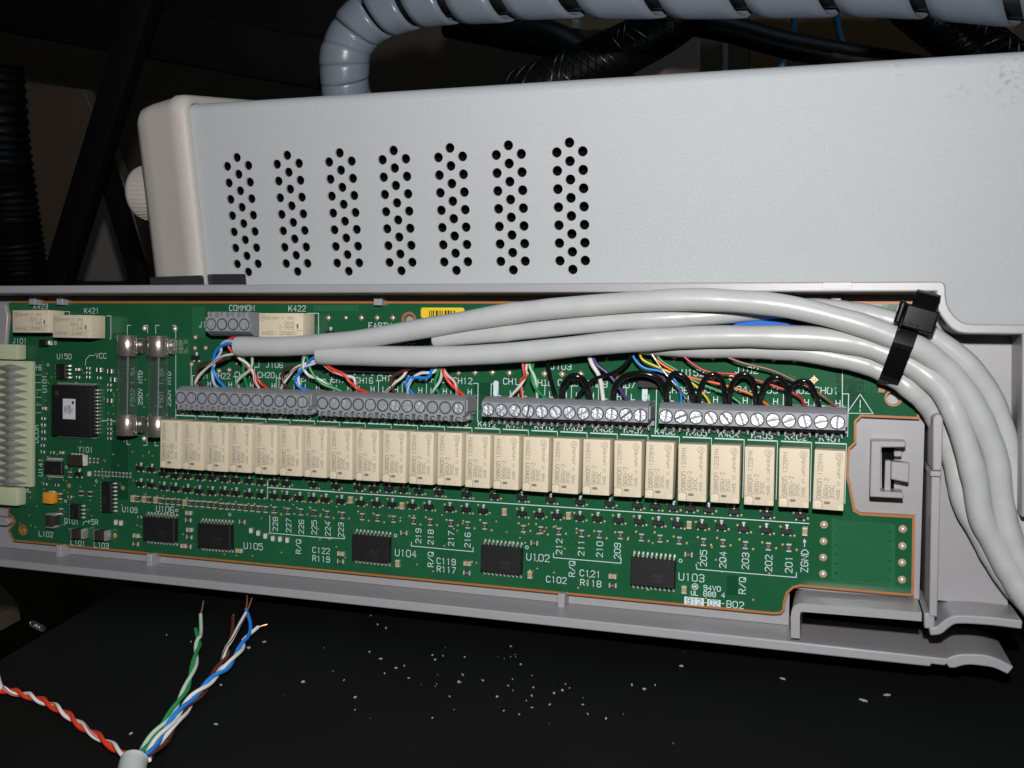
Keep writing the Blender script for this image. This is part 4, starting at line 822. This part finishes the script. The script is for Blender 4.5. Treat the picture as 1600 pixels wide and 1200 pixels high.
# cable tie round the bundle
p, q = B(1391, 590, 10), B(1427, 487, 13); e1 = (q - p).normalized(); ax = Vector((-e1.y, e1.x, 0)).normalized()*-1; e2 = Vector((0, 0, 1)); L = (q - p).length
tie = thing('cable_tie', 'black nylon cable tie cinched round the grey cables near the upper right corner', 'cable tie', M_B @ Matrix.Translation(p*S))
c_in = [(-.6, 3.0), (0, 2.6), (4, 4.2), (9, 5.0), (15, 5.6), (L - 1, 6.0), (L + .4, 8), (L + .2, 12.0), (L - 3, 14.6), (L - 8, 15.6), (9, 14.8), (5, 12.9), (1.6, 10.6), (-.6, 8.2), (-1.3, 5.2)]
c_in = [xy(v) for v in smooth([(a, b, 0) for a, b in c_in + c_in[:1]], 3)][:-1]; c_out = offset(c_in, -.9)
if len(c_out) == len(c_in):
    m = MB(); k = m.mi(TIEM); e1f = Vector((e1.x, e1.y, 0)).normalized()
    base = Vector((p.x, p.y, 0)); V = lambda a, s_: base + e1f*a[0] + e2*a[1] + ax*s_
    area = sum(c_in[i][0]*c_in[(i+1) % len(c_in)][1] - c_in[(i+1) % len(c_in)][0]*c_in[i][1] for i in range(len(c_in)))
    ci = c_in if area > 0 else c_in[::-1]
    rows = [[m.bm.verts.new(V(a, s_)) for a in c] for c, s_ in ((ci, -2.3), (c_out, -2.3), (c_out, 2.3), (ci, 2.3))]
    for A, Bq in zip(rows, rows[1:] + rows[:1]):
        for i in range(len(ci)): m.bm.faces.new((A[i], A[(i+1) % len(ci)], Bq[(i+1) % len(ci)], Bq[i])).material_index = k
    bmesh.ops.recalc_face_normals(m.bm, faces=m.bm.faces[:]); o = mk('strap', m.mesh('strap', 45), tie, M_B); bev(o, .25)
TI = crop(1340, 430, 5.7125)
hd = [B(*TI(*a), 17.5) for a in ((480,265), (705,345), (640,520), (395,440))]; cx = sum(hd, Vector())/4
rotz = Matrix((Vector((e1.y, -e1.x, 0)).normalized(), Vector((e1.x, e1.y, 0)).normalized(), Vector((0, 0, 1)))).transposed()
m = MB(); m.box((cx.x, cx.y, 15.6), (7.4, 5.6, 5.4), TIEM, .5, 2, rot=rotz); m.box(Vector((cx.x, cx.y, 18.1)) + rotz @ Vector((-1.4, -2.0, .1)), (3.2, .9, .6), TIEM, .15, rot=rotz)
m.box(Vector((cx.x, cx.y, 14.6)) + rotz @ Vector((-4.4, .4, 0)), (1.6, 5.6, 3.6), TIEM, .6, 2, rot=rotz)
mk('locking_head', m.mesh('locking_head', 18), tie, M_B)
tl = [B(*TI(*a), 18) for a in ((545,140), (720,215), (690,330), (495,260))]; tc = sum(tl, Vector())/4
m = MB(); m.box((tc.x, tc.y, 17.0), (5.4, 4.6, 1.3), TIEM, .25, 2, rot=rotz @ Matrix.Rotation(.35, 3, 'X')); mk('cut_tail', m.mesh('cut_tail', 18), tie, M_B)

# ---------------------------------------------------------------- loose stripped cable on the table
lc = thing('stripped_cable', 'stripped cable end with twisted coloured pairs lying on the black table', 'cable', M_W @ Matrix.Translation(T(210, 1190, 0)*S))
j0, j1, j2 = T(*L1(672,1112), 4.2), T(*L1(660,1160), 3.8), T(*L1(640,1330), 3.4)
m = MB(); m.tube(smooth([j0, j1, j2, j2 + (j2-j1)*1.2], 5), 3.0, JACKET, 22, mcap=DARK); mk('jacket', m.mesh('jacket', 50), lc, M_W)
def pair(pts, colA, colB, stripe, turns, tipsA, tipsB, h=2.0, hs=None):
    c = smooth([T(*L1(*p), (hs[i] if hs else h)) for i, p in enumerate(pts)], 16); n = len(c); A, Bq = [], []
    for i, p in enumerate(c):
        d = (c[min(i+1, n-1)] - c[max(i-1, 0)]).normalized(); u = Vector((0, 0, 1)); u = (u - d*u.dot(d)).normalized(); v = d.cross(u); a = 2*math.pi*turns*i/(n-1)
        o_ = (u*math.cos(a) + v*math.sin(a))*.53; A.append(p + o_); Bq.append(p - o_)
    for pth, col, st, tips in ((A, colA, None, tipsA), (Bq, colB, stripe, tipsB)):
        ext = [T(*L1(*q[:2]), q[2]) for q in tips]
        path = pth + (smooth([pth[-1]] + ext, 5)[1:] if ext else [])
        m = MB(); m.tube(path, .53, WC[col], 10, stripe=WC[st] if st else None, twist=.05); mk('wire', m.mesh('wire', 60), lc, M_W, col.replace('pale', 'pale ') + ' twisted wire')
def bare(p, q): m = MB(); a, b = T(*L1(*p[:2]), p[2]), T(*L1(*q[:2]), q[2]); m.tube([a, (a+b)/2 + Vector((.15,0,.1)), b], .22, COPPER, 8); mk('bare_strand', m.mesh('bare_strand'), lc, M_W, 'bare copper tip of a wire')
pair([(690,1095),(760,1000),(835,910),(900,810),(945,720),(975,620),(988,545),(995,505)], 'green', 'palegreen', None, 2.6, [(985,490,3.2),(978,458,3.5)], [(1005,470,3.2),(1003,385,4)], 2.4, [4.2,3,2.6,2.4,2.4,2.8,3,3.2]); bare((1003,388,4), (1017,318,5))
pair([(725,1100),(790,1010),(860,920),(930,830),(1000,765),(1070,700),(1140,640),(1200,560),(1225,510)], 'blue', 'white', None, 3.2, [(1250,470,3.6),(1250,420,4.2),(1230,360,5)], [(1240,490,3.2),(1290,447,3.6)], 2.4, [4.2,3.4,3,2.8,2.6,2.8,3,3.2,3.4]); bare((1230,362,5), (1236,290,6)); bare((1288,448,3.6), (1336,434,4))
pair([(745,1100),(830,1010),(900,900),(960,830),(1030,750),(1080,670),(1125,600),(1140,540)], 'brown', 'white', 'brown', 2.6, [(1160,480,4),(1165,398,4.6)], [(1165,500,4),(1195,440,4.6),(1230,378,5.4)], 1.6, [3.4,2,1.6,1.4,1.6,2.4,3,3.4]); bare((1230,380,5.4), (1260,302,6.4)); bare((1165,400,4.6), (1167,386,4.8))
pair([(650,1100),(580,1055),(500,1000),(420,950),(350,895),(280,850),(210,815),(140,790),(70,770),(0,758),(-80,740)], 'red', 'white', 'red', 5.2, [], [], 2.2, [4.2,3,2.4,2,2,2,2,2,2,2,2])
m = MB(); m.tube([T(*L1(-20,660), 3), T(*L1(-5,720), 3), T(*L1(5,750), 2.6)], .6, WC['white'], 10); mk('wire', m.mesh('wire', 60), lc, M_W, 'stray white wire end at the frame edge')
# crumbs of stripped insulation
m = MB(); rs = random.Random(3); CR = mat('pale_crumb', (.34, .34, .31), .6)
flk = [(405,272),(530,322),(445,297),(460,348),(630,283),(640,300),(668,287),(745,291),(910,252),(945,316),(725,380),(740,355),(812,375),(645,387),(692,431),(885,482),(940,495),(918,411),(860,433),(900,392),(990,400),(1065,420),(1095,410),(1105,387),(1120,400),(1167,460),(1168,435),(1050,460),(985,470),(965,447),(1250,510),(1185,495),(1312,496),(1388,405),(1342,390),(1425,391),(1520,323),(168,380),(275,343),(355,435),(435,175),(465,187),(28,237),(630,508),(1490,600),(985,430),(500,330),(315,372),(410,142),(545,365)]
FL = crop(400, 900, 1600/700)
def crumb(p, r):
    a = rs.uniform(0, 6.28); n = rs.choice((4, 5, 6)); el = rs.uniform(.25, .8)
    pts = []
    for i in range(n):
        t = 2*math.pi*i/n; rr_ = r*rs.uniform(.6, 1.2); x, y = rr_*math.cos(t), rr_*el*math.sin(t); pts.append((p.x + x*math.cos(a) - y*math.sin(a), p.y + x*math.sin(a) + y*math.cos(a)))
    m.prism(pts, .02, rs.uniform(.1, .35), CR)
for x, y in flk: crumb(T(*FL(x, y)), rs.uniform(.22, .55))
for i in range(22): crumb(T(*FL(rs.gauss(850, 330), rs.gauss(380, 90))), rs.uniform(.07, .17))
for x, y in ((833,488),(1243,551),(1320,523),(1515,722),(1080,935),(955,522),(827,263),(655,980),(1105,738)): crumb(T(*L1(x, y)), rs.uniform(.4, .9))
for x, y in ((560,1182),(702,1150),(90,1055)): crumb(T(*R7(x, y)), .9)
mk('insulation_crumbs', m.mesh('insulation_crumbs', 0), None, M_W, kind='stuff')['label'] = 'pale crumbs of stripped insulation on the black table'

# ---------------------------------------------------------------- behind the instrument
def ip(px, py, d): return I(px, py, -d)
# spiral-wrapped bundle over the instrument
sp = thing('spiral_wrapped_bundle', 'grey cable bundle in spiral wrap looping over the top of the instrument', 'cable', M_I @ Matrix.Translation(ip(600, 20, 95)*S))
cl = smooth([ip(548, 190, 100), ip(541, 145, 97), ip(538, 105, 95), ip(545, 68, 95), ip(570, 35, 95), ip(615, 12, 95), ip(680, -2, 95), ip(780, -8, 95), ip(900, -14, 95), ip(1050, -16, 95), ip(1200, -18, 95), ip(1350, -20, 95), ip(1480, -14, 95), ip(1620, -2, 95), ip(1800, 10, 95)], 24)
m = MB(); m.tube(cl[::4], 6.4, BLK, 18); mk('inner_cable', m.mesh('inner_cable', 60), sp, M_I)
ds = [0]
for a, b in zip(cl, cl[1:]): ds.append(ds[-1] + (b-a).length)
def at(s_):
    s_ = max(0, min(ds[-1]-1e-3, s_)); lo = 0; hi_ = len(ds)-1
    while hi_ - lo > 1:
        md = (lo+hi_)//2
        if ds[md] <= s_: lo = md
        else: hi_ = md
    t = (s_ - ds[lo])/max(1e-6, ds[lo+1]-ds[lo]); d = (cl[min(lo+2, len(cl)-1)] - cl[max(lo-1, 0)]).normalized(); return cl[lo].lerp(cl[lo+1], t), d
m = MB(); k = m.mi(SPIRAL); s_ = -2.0; th = .9; rows = []; N = 22; R0_ = 8.7
while s_ < ds[-1] + 5:
    f = min(1, max(0, s_/75)); f = min(1, max(0, (s_-24)/95)); pitch = 6.2 + 22.5*f; wd = 6.6 + 16.8*f; row = []
    for j in range(6):
        p, d = at(s_ + wd*(j/5)); u = Vector((.12, .2, 1)); u = (u - d*u.dot(d)).normalized(); v = d.cross(u); R_ = R0_ - (.35 if j in (0, 5) else 0) + .25*math.sin(s_*.4)
        row.append(m.bm.verts.new(p + (u*math.cos(th) + v*math.sin(th))*R_))
    rows.append(row); th += 2*math.pi/N; s_ += pitch/N
for A, Bq in zip(rows, rows[1:]):
    for j in range(5): m.bm.faces.new((A[j], A[j+1], Bq[j+1], Bq[j])).material_index = k
o = mk('spiral_wrap', m.mesh('spiral_wrap', 60), sp, M_I); md = o.modifiers.new('thickness', 'SOLIDIFY'); md.thickness = .9*S; md.offset = -1
# braided black sleeves
def sleeve(name, pts, d, r, label, braid=True):
    P3 = [ip(x, y, dd) for (x, y), dd in zip(pts, d)]; c = smooth(P3, 10); q = P3[0]
    o = thing(name, label, 'cable sleeve', M_I @ Matrix.Translation(q*S)); m = MB(); m.tube(c, r*.93, SLEEVE, 20); mk('inner_tube', m.mesh('inner_tube', 60), o, M_I)
    if braid:
        m = MB(); n = len(c); tot = sum((b-a).length for a, b in zip(c, c[1:])); turns = tot/(r*3.2)
        for sg in (1, -1):
            for s0 in range(9):
                path = []
                for i in range(0, n*3):
                    t = i/(n*3-1)*(n-1); lo = min(int(t), n-2); p = c[lo].lerp(c[lo+1], t-lo); dd = (c[lo+1]-c[lo]).normalized(); u = dd.orthogonal().normalized() if lo == 0 and i == 0 else u
                    u = (u - dd*u.dot(dd)).normalized(); v = dd.cross(u); a = 2*math.pi*(s0/9) + sg*2*math.pi*turns*i/(n*3); path.append(p + (u*math.cos(a)+v*math.sin(a))*r)
                m.tube(path, r*.038, BRAIDT, 5)
        mk('braid', m.mesh('braid', 60), o, M_I, kind='stuff')
    return o
sleeve('braided_sleeve', [(1085,5),(1040,40),(990,70),(950,88),(905,110),(860,128),(800,150)], [235]*7, 12, 'black braided sleeve slanting down behind the middle of the instrument')
sleeve('braided_sleeve', [(1400,-30),(1450,15),(1490,45),(1525,75),(1570,110),(1620,150)], [230]*6, 13, 'black braided sleeve slanting down behind the right end of the instrument')
sleeve('black_hose', [(1050,30),(1140,46),(1220,68),(1300,84),(1400,102),(1500,122)], [250]*6, 7, 'smooth black hose running to the right behind the instrument', False)
sleeve('black_hose', [(700,30),(800,50),(860,62),(910,90),(960,130),(1000,160)], [245]*6, 10, 'smooth black hose bending down behind the vent columns', False)
for i, (pts, lb) in enumerate(((((1240,-10),(1242,30),(1238,60),(1226,95),(1215,115)), 'left of two thin blue wires hanging behind the instrument'), (((1305,-10),(1308,30),(1314,62),(1330,90)), 'right of two thin blue wires hanging behind the instrument'))):
    P3 = [ip(x, y, 275) for x, y in pts]; m = MB(); m.tube(smooth(P3, 6), 1.7, mat('dull_blue_wire', (.05, .22, .36), .4), 10); o = mk('blue_wire', m.mesh('blue_wire', 60, piv=P3[0]), None, M_I @ Matrix.Translation(P3[0]*S)); tag(o, lb, 'wire', 'blue wires behind the instrument')
def slab(name, pts, d, th_, m_, label, cat):
    P3 = [ip(x, y, d) for x, y in pts]; q = P3[0]; m = MB(); m.prism([(p.x, p.y) for p in P3], -d - th_, -d, m_); o = mk(name, m.mesh(name, piv=q), None, M_I @ Matrix.Translation(q*S)); tag(o, label, cat); bev(o, .8); return o
slab('cardboard_box', [(1170,-20), (1500,-20), (1500,150), (1170,150)], 330, 60, WALLY, 'dim ochre box behind the two blue wires', 'box')
slab('cardboard_box', [(845,48), (960,44), (960,170), (845,170)], 345, 50, WALLY, 'small dim ochre box just left of the pinkish board', 'box')
slab('wood_panel', [(985,50), (1093,50), (1093,160), (985,160)], 320, 6, WALLP, 'pinkish board standing behind the instrument right of the slanted braided sleeve', 'panel')
slab('wood_panel', [(1128,40), (1137,40), (1137,160), (1128,160)], 322, 6, WALLP, 'narrow pinkish post beside the pinkish board', 'panel')
slab('wood_panel', [(1560,20), (1585,20), (1585,160), (1560,160)], 320, 8, WALLP, 'narrow reddish post behind the right end of the instrument', 'panel')
slab('white_block', [(893,30), (903,30), (903,46), (893,46)], 300, 8, WLED, 'tiny pale plastic block behind the black hose', 'block')
# dark frame at the left
slab('grey_board', [(15,125), (130,140), (200,300), (190,420), (60,450), (20,300)], 300, 10, WALLB, 'dim brown board leaning behind the black struts', 'panel')
slab('grey_board', [(110,285), (185,285), (225,440), (100,440)], 280, 8, WALLG, 'small paler grey board low between the two black struts', 'panel')
def bar(name, p, q, d0, d1, wd, label, cat='strut', m_=STRUT):
    a, b = ip(*p, d0), ip(*q, d1); dr = (b-a); L_ = dr.length; rot = dr.to_track_quat('X', 'Z').to_matrix(); m = MB(); m.box((a+b)/2, (L_, wd, wd*.7), m_, wd*.12, 2, rot=rot)
    o = mk(name, m.mesh(name, piv=a), None, M_I @ Matrix.Translation(a*S)); tag(o, label, cat); return o
bar('frame_strut', (232,-20), (82,470), 130, 120, 13, 'thick black strut slanting down left of the instrument'); bar('frame_strut', (160,240), (232,480), 150, 140, 9, 'thinner black strut crossing behind the thick one')
bar('frame_beam', (-60,0), (560,110), 165, 175, 24, 'heavy black beam across the top left corner', 'beam'); bar('frame_beam', (180,30), (560,20), 185, 185, 30, 'black beam high behind the spiral wrap', 'beam')
hs = [ip(-10,100,110), ip(0,220,110), ip(14,320,110), ip(26,400,110), ip(36,470,110), ip(46,540,112)]; c = smooth(hs, 26)
m = MB(); m.tube(c, lambda t: 12.5 + .8*math.sin(t*len(c)*2.0), mat('black_hose_rubber', (.0022, .0022, .0025), .5, spec=.12), 24); o = mk('corrugated_hose', m.mesh('corrugated_hose', 60, piv=hs[-1]), None, M_I @ Matrix.Translation(hs[-1]*S)); tag(o, 'black corrugated hose at the far left edge', 'hose')
# lower left: coil spring and a plank end beyond the table
q = T(58, 978, -14); m = MB(); dirn = Vector((.92, -.25, -.1)).normalized(); u = dirn.orthogonal().normalized(); v = dirn.cross(u)
m.tube([q + dirn*(t*.055 - 2.8) + (u*math.cos(t*.42) + v*math.sin(t*.42))*.95 for t in range(105)], .11, NICKEL, 6); o = mk('coil_spring', m.mesh('coil_spring', 60, piv=q), None, M_W @ Matrix.Translation(q*S)); tag(o, 'small steel coil spring in the dark beyond the table edge', 'spring')
m = MB(); pts = [T(*p, -60) for p in ((0,912), (28,943), (0,958), (-60,975), (-60,890))]; m.prism([xy(p) for p in pts], -68, -60, WALLB); o = mk('plank', m.mesh('plank', piv=pts[0]), None, M_W @ Matrix.Translation(pts[0]*S)); tag(o, 'reddish brown plank corner in the dark at the lower left', 'plank')
